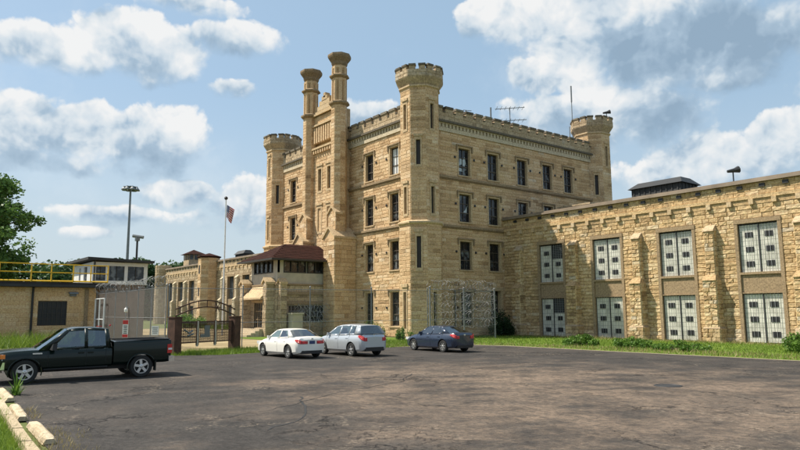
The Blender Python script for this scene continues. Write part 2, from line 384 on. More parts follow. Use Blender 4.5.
# ------------------------------------------------------------------ windows (local: x along wall, -y outward, z up from sill)
def make_window(w, h, hood=True, depth=.30, bars=1, rails=3, parent=None, surround=.17, drops=.5):
    mb = MB(); t = .07
    mb.box(-w/2, -w/2+t, depth-.06, depth+.03, 0, h); mb.box(w/2-t, w/2, depth-.06, depth+.03, 0, h)
    mb.box(-w/2+t, w/2-t, depth-.06, depth+.03, h-t, h); mb.box(-w/2+t, w/2-t, depth-.06, depth+.03, 0, t)
    for i in range(1, rails):
        z = h*i/rails; k = .045 if i == rails//2 else .025
        mb.box(-w/2+t, w/2-t, depth-.045, depth+.02, z-k, z+k)
    for i in range(1, bars+1):
        x = -w/2+w*i/(bars+1); mb.box(x-.022, x+.022, depth-.035, depth+.015, t, h-t)
    win = mb.build('window', M['window_paint'], parent, world=False)
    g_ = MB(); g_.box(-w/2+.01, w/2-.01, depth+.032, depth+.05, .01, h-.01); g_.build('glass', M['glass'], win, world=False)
    s = MB(); a = surround
    s.box(-w/2-a, -w/2, -.035, depth, -.02, h+a); s.box(w/2, w/2+a, -.035, depth, -.02, h+a)
    s.box(-w/2, w/2, -.037, depth, h, h+a); s.build('surround', M['trim'], win, world=False)
    sl = MB(); sl.hexa([(-w/2-a,-.12,-.16),(w/2+a,-.12,-.16),(w/2+a,depth,-.16),(-w/2-a,depth,-.16),(-w/2-a,-.12,-.05),(w/2+a,-.12,-.05),(w/2+a,depth,-.02),(-w/2-a,depth,-.02)]); sl.build('sill', M['trim'], win, world=False)
    if hood:
        q = MB(); o = a+.05
        q.box(-w/2-o-.1, w/2+o+.1, -.16, -.02, h+a+.005, h+a+.13)
        for sx in (-1, 1):
            x = sx*(w/2+o+.04); q.box(x-.06, x+.06, -.14, -.02, h+a-drops, h+a+.003)
        q.build('hood_mould', M['frame_stone'], win, world=False)
    return win
def place(win, parent, O, u, n, x, z, first=False):
    c = win if first else copy_tree(win)
    c.parent = parent; O, u = Vector(O), Vector(u); p = O + u*x; r = ROOT[parent]
    c.location = (p.x-r[0], p.y-r[1], z-r[2]); c.rotation_euler = (0, 0, math.atan2(u[1], u[0])); return c

# ================================================================== GROUND
def sheet(name, pts, z, mat, nsub=None):
    mb = MB(); mb.poly([(x, y, z) for x, y in pts]); o = mb.build(name, mat); o['kind'] = 'structure'; return o
sheet('ground', [(-900,-700),(500,-700),(500,900),(-900,900)], -.02, M['field'])
LOT = [(-14.6,2.35),(-24,3.0),(-30,1.5),(-48,-4),(-50,8.5),(-37.4,10.6),(-36.2,12.0),(-35.0,14.5),(-35.4,17.5),(-34.8,20),(-34.6,26),(-34.2,30.2),(-33,31.8),(-30.5,32.4),(-22,32.2),(40,32.9),(40,-30),(-9,-30),(-9,2.2)]
sheet('parking_lot', LOT, .004, M['asphalt'])
sheet('lawn', [(-34.9,20.3),(-35.1,26),(-34.7,30.4),(-33.4,32.2),(-30.6,32.95),(-22,32.75),(40,33.5),(40,46.9),(-45.0,46.9),(-45.0,40),(-44.0,36),(-60,34.0),(-58,25),(-46,25.2),(-39,23)], -.004, M['lawn'])
sheet('dirt_path', [(-36.8,13.4),(-36.8,19),(-36.2,19.9),(-40,22.8),(-46,25),(-58,24.8),(-64,34),(-100,43),(-100,20),(-62,14.4),(-45,13.2)], -.008, M['dirt'])
sheet('gravel_edge', [(-34.9,26.3),(-34.5,30.3),(-33.2,32.0),(-30.6,32.75),(-22,32.55),(40,33.25),(40,32.85),(-22,32.15),(-30.5,32.35),(-32.9,31.7),(-34.1,30.1),(-34.5,26.3)], .010, M['gravel'])
sheet('verge', [(-36.0,11.9),(-34.9,14.4),(-35.3,17.5),(-36.3,19.2),(-37.3,19.0),(-39.4,17.5),(-37.6,12.2)], -.0035, M['lawn'])
sheet('grass_verge', [(-10,1.85),(-24,2.75),(-30,1.0),(-30,-12),(-10,-12)], .008, M['lawn'])

def ribbon(mb, pts, w, z):
    P = []
    for i in range(len(pts)-1):
        a, b = Vector(pts[i]), Vector(pts[i+1]); k = max(2, int((b-a).length/.35))
        P += [a.lerp(b, j/k) for j in range(k)]
    P.append(Vector(pts[-1])); L = []; R = []
    for i, p in enumerate(P):
        d = (P[min(i+1, len(P)-1)]-P[max(i-1, 0)]).normalized(); nn = Vector((-d.y, d.x)); j = nn*rng.gauss(0, .05); ww = w*rng.uniform(.35, 1.2)
        L.append((*(p+j+nn*ww/2), z)); R.append((*(p+j-nn*ww/2), z))
    for i in range(len(P)-1): mb.poly([R[i], R[i+1], L[i+1], L[i]])
cr = MB()
for pts, w in [([(-13.9,5.2),(-14.6,7.3),(-16.6,10.8),(-17.5,13.5),(-19.5,15.5)], .035), ([(-12.2,6.0),(-13.2,7.5),(-14.6,8.3),(-16.3,9.0)], .07), ([(-16.6,10.8),(-14.5,13.0),(-12.4,15.2),(-11.6,18.0)], .04),
               ([(-21.5,9.5),(-20.5,14),(-19.4,18.5),(-20.3,24)], .03)]:
    ribbon(cr, pts, w, .009)
tag(cr.build('pavement_cracks', mat_plain('tar_in_cracks', (.014,.013,.013), .7)), kind='structure')

# grass blades as one ground cover
def blades(name, regions, mat, seed, label):
    r = np.random.default_rng(seed); V = []; T = []
    for poly, cnt, h0, h1, w in regions:
        P = np.array(poly); lo, hi = P.min(0), P.max(0); got = 0
        while got < cnt:
            q = lo + r.random((cnt*2, 2))*(hi-lo); ins = np.zeros(len(q), bool); j = len(P)-1
            for i in range(len(P)):
                c = ((P[i,1] > q[:,1]) != (P[j,1] > q[:,1])) & (q[:,0] < (P[j,0]-P[i,0])*(q[:,1]-P[i,1])/(P[j,1]-P[i,1]+1e-12)+P[i,0]); ins ^= c; j = i
            q = q[ins][:cnt-got]; k = len(q); got += k
            clump = .55+.45*np.sin(q[:,0]*1.7+2*np.sin(q[:,1]*.9))*np.sin(q[:,1]*2.1+np.sin(q[:,0]*1.3))
            a = r.random(k)*2*PI; h = (h0+(h1-h0)*r.random(k)**1.6)*(.55+.6*np.clip(clump, 0, 1)); ww = w*(.6+.8*r.random(k))
            d = np.stack([np.cos(a), np.sin(a)], 1); ln = r.normal(0, .45, (k, 2))*h[:,None]
            z = np.zeros(k); b0 = np.c_[q-d*ww[:,None]/2, z]; b1 = np.c_[q+d*ww[:,None]/2, z]; tp = np.c_[q+ln, h]
            V.append(np.stack([b0, b1, tp], 1)); T.append(np.repeat(np.clip(r.normal(.5, .25, k)+.15*clump-.1, 0, 1), 3))
    V = np.concatenate(V).reshape(-1, 3); T = np.concatenate(T); n = len(V)//3
    me = bpy.data.meshes.new(name); me.vertices.add(n*3); me.vertices.foreach_set('co', V.ravel().astype(np.float32))
    me.loops.add(n*3); me.loops.foreach_set('vertex_index', np.arange(n*3, dtype=np.int32)); me.polygons.add(n)
    me.polygons.foreach_set('loop_start', np.arange(0, n*3, 3, dtype=np.int32)); me.update(); me.validate()
    ca = me.color_attributes.new('tone', 'FLOAT_COLOR', 'CORNER'); ca.data.foreach_set('color', np.c_[T,T,T,np.ones_like(T)].astype(np.float32).ravel())
    me.materials.append(mat); o = bpy.data.objects.new(name, me); COL.objects.link(o); return tag(o, label, 'grass', kind='stuff')
blades('lawn_grass', [([(-35.0,21),(-34.6,30.4),(-33.4,32.3),(-30.6,33.0),(-22,32.8),(-6,33.0),(-6,46.8),(-44.5,46.8),(-44.5,40),(-42,34)], 26000, .06, .22, .035),
                      ([(-36.2,11.8),(-34.95,14.4),(-35.35,17.5),(-36.2,20),(-35,21),(-37.5,20.6),(-39.6,17.5),(-37.6,12.0)], 9000, .08, .34, .028),
                      ([(-34.5,25.5),(-34.3,30),(-40,33),(-43,30),(-39,24)], 5000, .10, .3, .035)], M['grass'], 1, 'bright green lawn grass along the prison wall')
blades('tall_weeds', [([(-52,-3),(-50.5,9),(-54,13),(-60,13.5),(-60.5,-3)], 9000, .35, 1.25, .05), ([(-96,36),(-96,43),(-80,43),(-78,36)], 3000, .3, .9, .08)], M['grass'], 2, 'tall wild grass growing before the booth wall')
blades('verge_grass', [([(-11.5,1.9),(-17.5,2.2),(-17.5,-1.5),(-11.5,-1.5)], 15000, .05, .30, .012), ([(-17.5,2.15),(-24,2.6),(-24,0),(-17.5,0)], 4000, .05, .28, .016)], M['grass'], 3, 'green verge grass behind the concrete kerb stones')
blades('dry_weeds', [([(-12.2,2.1),(-15.2,2.3),(-15.2,2.95),(-12.2,2.75)], 420, .04, .16, .012), ([(-16.6,2.2),(-18.6,2.3),(-18.6,2.9),(-16.6,2.9)], 260, .04, .16, .012), ([(-12.4,2.6),(-14.8,2.8),(-14.6,3.3),(-12.2,3.0)], 110, .03, .10, .012)], M['dry'], 4, 'dry straw weeds around the concrete parking blocks')
blades('dry_lawn_stalks', [([(-34.6,26),(-34.2,30.4),(-33.0,32.2),(-30.6,32.9),(-22,32.7),(-6,33.2),(-6,36),(-25,36),(-36,33),(-37,26)], 4200, .05, .26, .03), ([(-44,46.7),(-6,46.7),(-6,44.8),(-44,44.8)], 2500, .1, .45, .035)], M['dry'], 5, 'dry stalks scattered through the lawn edges')

# ================================================================== MAIN BUILDING
XF, YF = -45.34, 36.9
prison = thing('prison_building', 'four-storey castle-like limestone prison block with corner towers and twin turrets', 'building', (-59, 50, 0))
RFO, RFU, RFN = (XF, 37.5, 0), (0,1,0), (1,0,0)
FFO, FFU, FFN = (-73.2, YF, 0), (1,0,0), (0,-1,0)
FL = [(1.0, 3.1), (6.2, 2.65), (10.75, 2.65), (15.25, 2.65)]        # sill height, opening height
rf_y = [42.8, 46.7, 51.0, 55.0, 58.55]
rf_win = []
for fi, ys in ((3, rf_y), (2, rf_y), (1, rf_y[:2]), (0, rf_y[:1])):
    rf_win += [(y-37.5, fi) for y in ys]
ff_x = [-68.7, -52.85, -48.75]
ff_win = [(x+73.2, fi) for x in ff_x for fi in (3,2,1,0)]
SW = .17
def hole(x, z, h, w=1.5): return (x-w/2-SW, x+w/2+SW, z-.16, z+h+SW)
rf_h = [hole(x, *FL[f]) for x, f in rf_win] + [(46.7-37.5-.75, 46.7-37.5+.75, .25, 4.3)]
ff_h = [hole(x, *FL[f], 1.36) for x, f in ff_win]
wall = MB()
for a, b in ((0, 10.1), (10.3, 14.72), (14.95, 19.2)):
    block_wall(wall, RFO, RFU, RFN, 27., a, b, rf_h, ch=.32, bl=1.05, amp=.03, var=1.1)
    block_wall(wall, FFO, FFU, FFN, 27.4, a, b, ff_h, ch=.32, bl=1.05, amp=.04, var=1.1)
wall.box(-73.0, -72.6, 37.3, 65, 0, 20.2); wall.box(-73.0, -46, 64.6, 65, 0, 20.2)
for zz in (.15, 5., 9.6, 14.2, 18.8):                      # floors inside, so the walls are not see-through at openings
    wall.box(-72.6, XF-.9, YF+.9, 64.5, zz, zz+.2)
wallo = wall.build('wall', M['ashlar'], prison)
rd = MB(); rd.box(-72.6, XF-.5, YF+.5, 64.6, 19.6, 20.25); rd.build('roof', M['roof_dark'], prison)
back = MB(); back.box(XF-.9, XF-.6, YF+.9, 64.3, .4, 19.4, .2); back.box(-72.5, XF-.95, YF+.6, YF+.9, .4, 19.4, .2); back.build('inner_wall', M['roof_dark'], prison)
# string courses, cornice, parapet
def strings(O, u, n, W, nm=True):
    mb = MB()
    for z0, z1, p in ((10.1, 10.3, .2), (14.72, 14.95, .2)):
        mb.wbox(O, u, n, 0, W, -.3, p, z0, z1, .45); mb.wbox(O, u, n, 0, W, -.3, p*.5, z0-.12, z0-.002, .2)
    mb.build('string_course', M['frame_stone'], prison)
    mb = MB(); mb.wbox(O, u, n, 0, W, -.3, .14, 19.2, 19.58, .55); mb.wbox(O, u, n, 0, W, -.3, .03, 19.582, 20.0, .1)
    x = .1
    while x < W-.3: mb.wbox(O, u, n, x, x+.24, .031, .17, 19.585, 19.93, .6); x += .46
    mb.wbox(O, u, n, 0, W, -.3, .2, 19.932, 20.02, .5); mb.build('cornice', M['cornice'], prison)
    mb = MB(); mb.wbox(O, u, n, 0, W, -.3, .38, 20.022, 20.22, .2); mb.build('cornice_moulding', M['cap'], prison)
    mb = MB(); block_wall(mb, Vector(O)+Vector(n)*.16, u, n, W, 20.22, 21.1, (), .44, .8, .03); mb.wbox(O, u, n, 0, W, -.35, .14, 20.22, 21.1)
    cap = MB(); x = .2
    while x < W-.8:
        mb.wbox(O, u, n, x, x+.90, -.3, .18, 21.1, 21.40, rng.uniform(.2, .6)); cap.wbox(O, u, n, x-.05, x+.95, -.36, .27, 21.40, 21.62, rng.random()); x += 1.32
        cap.wbox(O, u, n, x-.36, x-.06, -.33, .24, 21.0, 21.12, 0)
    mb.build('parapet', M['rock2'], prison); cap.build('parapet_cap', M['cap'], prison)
strings(RFO, RFU, RFN, 27.); strings(FFO, FFU, FFN, 27.4)
# windows
w0 = make_window(1.5, 2.65, parent=prison); place(w0, prison, RFO, RFU, RFN, rf_win[0][0], FL[3][0], True)
for x, f in rf_win[1:]:
    if f: place(w0, prison, RFO, RFU, RFN, x, FL[f][0])
wg = make_window(1.5, 3.1, parent=prison); place(wg, prison, RFO, RFU, RFN, rf_win[-1][0], FL[0][0], True)
w1 = make_window(1.36, 2.65, parent=prison); place(w1, prison, FFO, FFU, FFN, ff_win[0][0], FL[3][0], True)
w1g = make_window(1.36, 3.1, parent=prison); place(w1g, prison, FFO, FFU, FFN, ff_win[3][0], FL[0][0], True)
for x, f in ff_win[1:]:
    if f == 3 or f == 2 or f == 1: place(w1, prison, FFO, FFU, FFN, x, FL[f][0])
for x, f in ff_win[4:]:
    if f == 0: place(w1g, prison, FFO, FFU, FFN, x, FL[0][0])
# pale blue reflection painted as flat shapes on broken panes of two upper windows
for (y, z, pts) in ((42.8, 15.25, [(-.42,1.0),(-.1,1.15),(.28,.95),(.5,1.3),(.34,1.95),(.1,1.6),(-.3,1.75)]), (42.8, 10.75, [(-.1,.9),(.5,.8),(.52,1.6),(.3,1.2),(.1,1.05)]), (42.8, 15.25, [(-.5,.45),(.2,.42),(-.1,.75),(-.5,.8)])):
    mb = MB(); mb.poly([(XF-.315, y+a, z+b) for a, b in pts]); mb.poly([(XF-.32, y+a, z+b) for a, b in pts][::-1])
    mb.build('broken_pane_reflection', mat_plain('pane_reflection', (.38,.43,.46), .15), prison)
mb = MB(); mb.poly([(-49.33, YF+.31, 15.35),(-48.2, YF+.31, 15.35),(-48.2, YF+.31, 17.75),(-49.33, YF+.31, 17.75)]); mb.build('boarded_pane', mat_plain('pale_board', (.62,.63,.63), .5), prison)
# ground floor doorway on the shaded side
mb = MB(); mb.box(XF-.75, XF-.55, 45.95, 47.45, .2, 4.35); mb.build('door', M['iron'], prison)
mb = MB(); mb.wbox(RFO, RFU, RFN, 8.2, 8.45, -.5, .04, .0, 4.25, .5); mb.wbox(RFO, RFU, RFN, 9.95, 10.2, -.5, .04, 0, 4.25, .5); mb.wbox(RFO, RFU, RFN, 8.1, 10.3, -.5, .07, 4.25, 4.6, .5); mb.build('door_surround', M['trim'], prison)
# anchor plates beside the windows
mb = MB()
for x, f in rf_win:
    for s in (-1, 1): mb.wbox(RFO, RFU, RFN, x+s*1.25-.1, x+s*1.25+.1, 0, .1, FL[f][0]+1.55, FL[f][0]+1.75)
for x, f in ff_win:
    for s in (-1, 1): mb.wbox(FFO, FFU, FFN, x+s*1.2-.09, x+s*1.2+.09, 0, .1, FL[f][0]+1.55, FL[f][0]+1.75)
tag(mb.build('anchor_plates', M['iron'], prison), kind='stuff')

def make_slit(w, h, parent):
    mb = MB(); mb.box(-w/2, w/2, .20, .24, 0, h); win = mb.build('slit_window', M['dark_wood'], parent, world=False)
    s = MB(); a = .13
    s.box(-w/2-a, -w/2, -.06, .2, -.1, h+a); s.box(w/2, w/2+a, -.06, .2, -.1, h+a); s.box(-w/2, w/2, -.062, .2, h, h+a); s.box(-w/2, w/2, -.062, .2, -.1, 0)
    s.box(-w/2-a-.08, w/2+a+.08, -.14, -.02, h+a+.003, h+a+.1); s.build('surround', M['trim'], win, world=False); return win
slit0 = [None]
def corner_tower(c, ap, dz=0.):
    mb = MB(); sl = []
    up = [(18.8, 2.35), (15.4, 2.3), (11.0, 2.45), (6.1, 2.8), (.8, 3.2)]
    for k, (O, u, n, L) in enumerate(oct_faces(c, ap)):
        hs = []
        if k in (0, 7, 6, 5):
            for j, (z, h) in enumerate(up):
                if (j in (1, 3)) == (k == 7 or k == 5):
                    hs.append((L/2-.33, L/2+.33, z-.1, z+h+.13)); sl.append((O, u, n, L/2, z, h))
        for a, b in ((10.32, 22.05+dz),):
            block_wall(mb, O, u, n, L, a, b, [q for q in hs if q[2] > 10.3], .33, 1.0, .025)
    for k, (O, u, n, L) in enumerate(oct_faces(c, ap+.14)):
        hs = [(L/2-.33, L/2+.33, z-.1, z+h+.13) for z, h in up[3:] if (k in (0, 6) and z < 5) or (k == 7 and z > 5)]
        block_wall(mb, O, u, n, L, 0, 10.1, hs, .33, 1.0, .03)
    mb.lathe(c, [(ap-.35, 0), (ap-.35, 22.2+dz)], tone=.2)
    tw = mb.build('tower', M['ashlar'], prison)
    m2 = MB(); m2.lathe((c[0], c[1], 0), [(ap+.14, 9.95), (ap+.30, 10.10), (ap+.30, 10.24), (ap+.04, 10.36), (ap, 10.36)], tone=.6); m2.build('moulding', M['trim'], tw); m2 = MB()
    m2.lathe((c[0], c[1], 0), [(ap, 21.95+dz), (ap+.14, 22.05+dz), (ap+.14, 22.2+dz), (ap+.08, 22.22+dz)], tone=.6); m2.build('moulding', M['trim'], tw)
    p = MB(); pr = ap+.42
    p.lathe((c[0], c[1], 0), [(ap+.02, 22.22+dz), (ap+.12, 22.38+dz), (pr, 22.85+dz), (pr, 23.55+dz), (pr-.35, 23.55+dz), (pr-.35, 23.0+dz)], tone=.5)
    cp = MB()
    for O, u, n, L in oct_faces(c, pr+.012):
        block_wall(p, O, u, n, L, 22.9+dz, 23.54+dz, (), .33, .8, .03)
        for a, b in ((.16, L/2-.17), (L/2+.17, L-.16)):
            p.wbox(O, u, n, a, b, -.34, .01, 23.552+dz, 23.88+dz, rng.uniform(.3, .6)); cp.wbox(O, u, n, a-.05, b+.05, -.40,   .08, 23.882+dz, 24.05+dz, rng.random())
    p.build('crenellated_cap', M['rock2'], tw); cp.build('cap_stones', M['cap'], tw)
    cp = MB(); cp.lathe((c[0], c[1], 0), [(pr-.36, 23.0+dz), (.2, 23.2+dz)]); cp.build('tower_roof', M['roof_dark'], tw)
    for O, u, n, x, z, h in sl:
        if ap and z < 10.3: O = Vector(O) + Vector(n)*.14 + Vector(u)*(-.058); x = x+.058
        if slit0[0] is None: slit0[0] = make_slit(.4, 1, prison); s = slit0[0]
        else: s = copy_tree(slit0[0])
        s.parent = prison; q = Vector(O)+Vector(u)*x; s.location = (q.x+59, q.y-50, z); s.rotation_euler = (0,0,math.atan2(u[1], u[0])); s.scale = (1, 1, h)
    return tw
corner_tower((-45.9, 37.75, 0), 1.72, .65); corner_tower((-72.8, 37.5, 0), 1.75); corner_tower((-46.1, 64.3, 0), 1.85, .6)
# twin turrets, frontispiece and gabled piers
def turret(c, ap=.76):
    mb = MB()
    for O, u, n, L in oct_faces(c, ap): block_wall(mb, O, u, n, L, 0, 23.7, (), .33, 1.0, .02)
    mb.lathe(c, [(ap-.03, 0), (ap-.03, 23.7)], tone=.4)
    for O, u, n, L in oct_faces(c, ap-.08):
        mb.wbox(O, u, n, -.03, L+.03, -.12, -.004, 23.9, 27.90, .5)
        for z0, z1 in ((24.0, 26.50), (26.90, 27.80)):
            mb.wbox(O, u, n, -.02, .13, 0, .08, z0, z1, .6); mb.wbox(O, u, n, L-.13, L+.02, 0, .08, z0, z1, .6)
            mb.wbox(O, u, n, .132, L-.132, 0, .06, z1-.22, z1, .55)
            mb.wbox(O, u, n, .22, L-.22, -.05, .012, z0+.15, z1-.35, .02)
    t = mb.build('turret', M['ashlar'], prison)
    m = MB()
    m.lathe((c[0], c[1], 0), [(ap, 23.55), (ap+.26, 23.75), (ap+.26, 23.92), (ap-.05, 24.1)], tone=.4); m.build('moulding', M['frame_stone'], t)
    m = MB(); m.lathe((c[0], c[1], 0), [(ap-.05, 26.50), (ap+.22, 26.68), (ap+.22, 26.80), (ap-.05, 27.00)], tone=.4); m.build('moulding', M['frame_stone'], t)
    m = MB(); m.lathe((c[0], c[1], 0), [(ap-.06, 27.90), (ap+.02, 28.05), (ap+.06, 28.30), (ap+.34, 28.70), (ap+.40, 28.88), (ap+.38, 29.10), (ap*.6, 29.12), (ap*.55, 28.80)], tone=.15); m.build('turret_cap', M['frame_stone'], t)
turret((-56.4, 35.5, 0)); turret((-62.3, 35.5, 0))
fp = MB(); FPO = (-62.3, 35.55, 0)
slits = [(-60.25, 15.2, 2.4), (-58.35, 15.2, 2.4), (-60.25, 10.8, 2.5), (-58.35, 10.8, 2.5)]
hs = [(x+62.3-.45, x+62.3+.45, z-.12, z+h+.15) for x, z, h in slits]
block_wall(fp, FPO, (1,0,0), (0,-1,0), 5.9, 0, 19.8, hs, .33, 1.0, .035, var=.75)
block_wall(fp, FPO, (1,0,0), (0,-1,0), 5.9, 20.5, 23.6, (), .33, 1.0, .025)
fp.box(-62.2, -56.5, 35.6, 36.9, 0, 15.0); fp.box(-62.2, -56.5, 35.9, 36.95, 15, 23.6)
for i in range(9): fp.wbox(FPO, (1,0,0), (0,-1,0), 1.0+i*.47, 1.24+i*.47, .06, .2, 20.55, 22.3, .65)
for i in range(8): fp.wbox(FPO, (1,0,0), (0,-1,0), 1.27+i*.47, 1.44+i*.47, .03, .09, 20.6, 22.0, .0)
for i in range(9): fp.wbox(FPO, (1,0,0), (0,-1,0), 1.0+i*.47, 1.2+i*.47, .03, .28, 19.35, 19.8, .6)
fpo = fp.build('frontispiece', M['ashlar'], prison)
m = MB()
for z, p in ((19.8, .35), (22.4, .3), (23.6, .3)):
    m = MB(); m.wbox(FPO, (1,0,0), (0,-1,0), .6, 5.3, -.9, p, z, z+.2, .5); m.build('stone_band', M['trim'], fpo)
m = MB()
for a, b, z in ((1.0, 4.9, 24.1), (1.5, 4.4, 24.6), (1.9, 4.0, 25.1), (2.4, 3.5, 25.55), (2.75, 3.15, 25.9)): m.wbox(FPO, (1,0,0), (0,-1,0), a, b, -.5, .1, z-.5 if z < 24.2 else z-.52, z, rng.uniform(.3, .7))
m.build('gable_ornament', M['trim'], fpo)
for x, z, h in slits:
    s = copy_tree(slit0[0]); s.parent = prison; s.location = (x+59, 35.55-50, z); s.rotation_euler = (0,0,0); s.scale = (1.6, 1, h)
def pier(x0, x1, y0, y1, zt, mat='ashlar', thick=.32, parent=prison, root=None):
    mb = MB(); g = MB(); xm = (x0+x1)/2
    block_wall(mb, (x0, y0, 0), (1,0,0), (0,-1,0), x1-x0, 0, zt, (), .42, .8, .05); block_wall(mb, (x1, y0, 0), (0,1,0), (1,0,0), y1-y0, 0, zt, (), .42, .8, .05)
    mb.box(x0, x1-.02, y0+.02, y1, 0, zt)
    mb.poly([(x0,y0,zt),(x1,y0,zt),(xm,y0,zt+(x1-x0)*.45)])
    o = mb.build('pier', M[mat], parent)
    h = zt+(x1-x0)*.45; e = .15
    for s, xe in ((-1, x0), (1, x1)):
        dx = xe+s*e
        g.hexa([(xm,y0-e,h-.02),(xm,y1,h-.02),(dx,y1,zt-.13),(dx,y0-e,zt-.13),(xm,y0-e,h+.22),(xm,y1,h+.22),(dx,y1,zt+.1),(dx,y0-e,zt+.1)] if s < 0 else [(xm,y0-e,h-.02),(dx,y0-e,zt-.13),(dx,y1,zt-.13),(xm,y1,h-.02),(xm,y0-e,h+.22),(dx,y0-e,zt+.1),(dx,y1,zt+.1),(xm,y1,h+.22)])
    g.build('gable_cap', M['trim'], o)
pier(-57.25, -55.15, 34.3, 36.85, 9.7); pier(-63.55, -61.45, 34.3, 36.85, 9.7)
for x in (-56.4, -62.3): pier(x-.72, x+.72, 34.75, 35.5, 12.2)

# entrance guard porch
porch = thing('entrance_porch', 'stone entrance porch with red hipped roof and cream upper guard room', 'porch', (-60.4, 32, 0))
PX0, PX1, PY0, PY1 = -63.4, -57.4, 29.2, 35.5
SO, SU, SN = (PX1, PY0, 0), (0,1,0), (1,0,0); PO, PU, PN = (PX0, PY0, 0), (1,0,0), (0,-1,0)
mb = MB()
block_wall(mb, SO, SU, SN, PY1-PY0, 0, 4.9, [(1.3, 5.7, 1.3, 2.95)], .42, .9, .05)
block_wall(mb, PO, PU, PN, PX1-PX0, 0, 4.9, [(1.15, 4.7, .75, 3.25)], .42, .9, .05)
mb.box(PX0, PX1-.5, PY1-.2, PY1, 0, 4.9); mb.box(PX0, PX0+.3, PY0+.1, PY1, 0, 4.9); mb.box(PX0+.3, PX1-.5, PY0+.5, PY0+.6, 0, 4.9, .1); mb.box(PX1-.6, PX1-.5, PY0+.6, PY1, 0, 4.9, .1)
mb.build('wall', M['rock2'], porch)
mb = MB()
mb.wbox(SO, SU, SN, 0, 6.3, -.3, .12, 4.9, 5.06, .5); mb.wbox(PO, PU, PN, 0, 6., -.3, .12, 4.9, 5.06, .5); mb.wbox(SO, SU, SN, .4, 6.3, .0, .22, 4.0, 4.3, .4); mb.wbox(SO, SU, SN, .4, 6.3, .0, .16, 3.1, 3.35, .4)
mb.build('stone_band', M['frame_stone'], porch)
mb = MB(); mb.box(PX0+.1, PX1-.1, PY0+.1, PY1, 5.06, 6.12); mb.box(PX0+.3, PX1-.3, PY0+.3, PY1, 6.12, 7.4, .4)
for y0, y1 in ((PY0+.1, PY0+.75), (PY0+6.0, PY1)): mb.box(PX1-.35, PX1-.1, y0, y1, 6.12, 7.4)
mb.box(PX0+.1, PX0+.7, PY0+.1, PY0+.35, 6.12, 7.4); mb.box(PX1-1.0, PX1-.1, PY0+.102, PY0+.35, 6.122, 7.4)
mb.build('guard_room', M['white_panel'], porch)
mb = MB(); gl = MB()
for y0, y1 in ((29.95, 32.45), (32.65, 35.2)):
    mb.box(PX1-.16, PX1-.08, y0, y1, 6.13, 6.25); mb.box(PX1-.16, PX1-.08, y0, y1, 7.25, 7.38); gl.box(PX1-.24, PX1-.2, y0, y1, 6.13, 7.38)
    for i in range(4):
        y = y0+(y1-y0-.1)*i/3; mb.box(PX1-.17, PX1-.07, y, y+.1, 6.13, 7.38)
for i in range(5):
    x = PX0+.7+i*.98; mb.box(x, x+.14, PY0+.07, PY0+.17, 6.13, 7.38)
mb.box(PX0+.7, PX1-1, PY0+.08, PY0+.16, 6.13, 6.25); gl.box(PX0+.7, PX1-1, PY0+.2, PY0+.24, 6.13, 7.38)
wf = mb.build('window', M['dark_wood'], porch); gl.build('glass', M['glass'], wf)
mb = MB(); mb.box(PX1-.29, PX1-.25, 31.0, 31.75, 6.2, 7.3); mb.build('window_blind', mat_plain('cream_blind', (.62,.50,.33), .8), porch)
ex0, ex1, ey0, zt, ze = -64.5, -56.5, 28.2, 9.25, 7.42
mb = MB(); A = (ex0,ey0,ze); B = (ex1,ey0,ze); Cc = (ex1,36.2,ze); D = (ex0,36.2,ze); E1 = (-60.4,31.6,zt); E2 = (-60.4,36.2,zt)
mb.poly([A,B,E1]); mb.poly([B,Cc,E2,E1]); mb.poly([D,A,E1,E2]); mb.poly([D,Cc,B,A]); mb.poly([Cc,D,E2])
for i in range(1, 9):     # shingle courses
    t = i/9.; y = ey0+(31.6-ey0)*t; z = ze+(zt-ze)*t; xl = ex0+(-60.4-ex0)*t; xr = ex1+(-60.4-ex1)*t
    mb.obox(((xl+xr)/2, y, z), ((xr-xl)/2, 0, 0), (0, .16, .086), (0, -.012, .022), rng.random())
    mb.obox((xr, (y+36.2)/2, z), (.16, 0, -.075), (0, (36.2-y)/2, 0), (.012, 0, .026), rng.random())
mb.build('roof', M['roof_red'], porch)
mb = MB(); mb.box(ex0, ex1, ey0-.02, ey0+.06, ze-.16, ze+.03); mb.box(ex1-.06, ex1+.02, ey0+.062, 36.2, ze-.16, ze+.03); mb.box(ex0+.1, ex1-.1, ey0+.1, 36.1, ze-.10, ze-.05); mb.build('fascia', M['dark_wood'], porch)
# grilles of lower window and door
def grille(mb, O, u, n, u0, u1, z0, z1, nv, nh, d, r=.025):
    for i in range(nv+1):
        x = u0+(u1-u0)*i/nv; mb.wbox(O, u, n, x-r, x+r, d, d+.05, z0, z1)
    for i in range(nh+1):
        z = z0+(z1-z0)*i/nh; mb.wbox(O, u, n, u0, u1, d+.051, d+.09, z-r, z+r)
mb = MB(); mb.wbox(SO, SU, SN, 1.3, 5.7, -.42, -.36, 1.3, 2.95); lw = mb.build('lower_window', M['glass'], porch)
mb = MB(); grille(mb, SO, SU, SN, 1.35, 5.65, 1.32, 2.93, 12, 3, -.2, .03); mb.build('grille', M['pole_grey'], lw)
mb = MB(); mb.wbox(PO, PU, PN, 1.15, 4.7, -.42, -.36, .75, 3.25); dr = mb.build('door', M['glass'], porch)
mb = MB(); grille(mb, PO, PU, PN, 1.2, 4.65, .77, 3.23, 7, 3, -.2, .05); mb.build('grille', M['frame_stone'], dr)
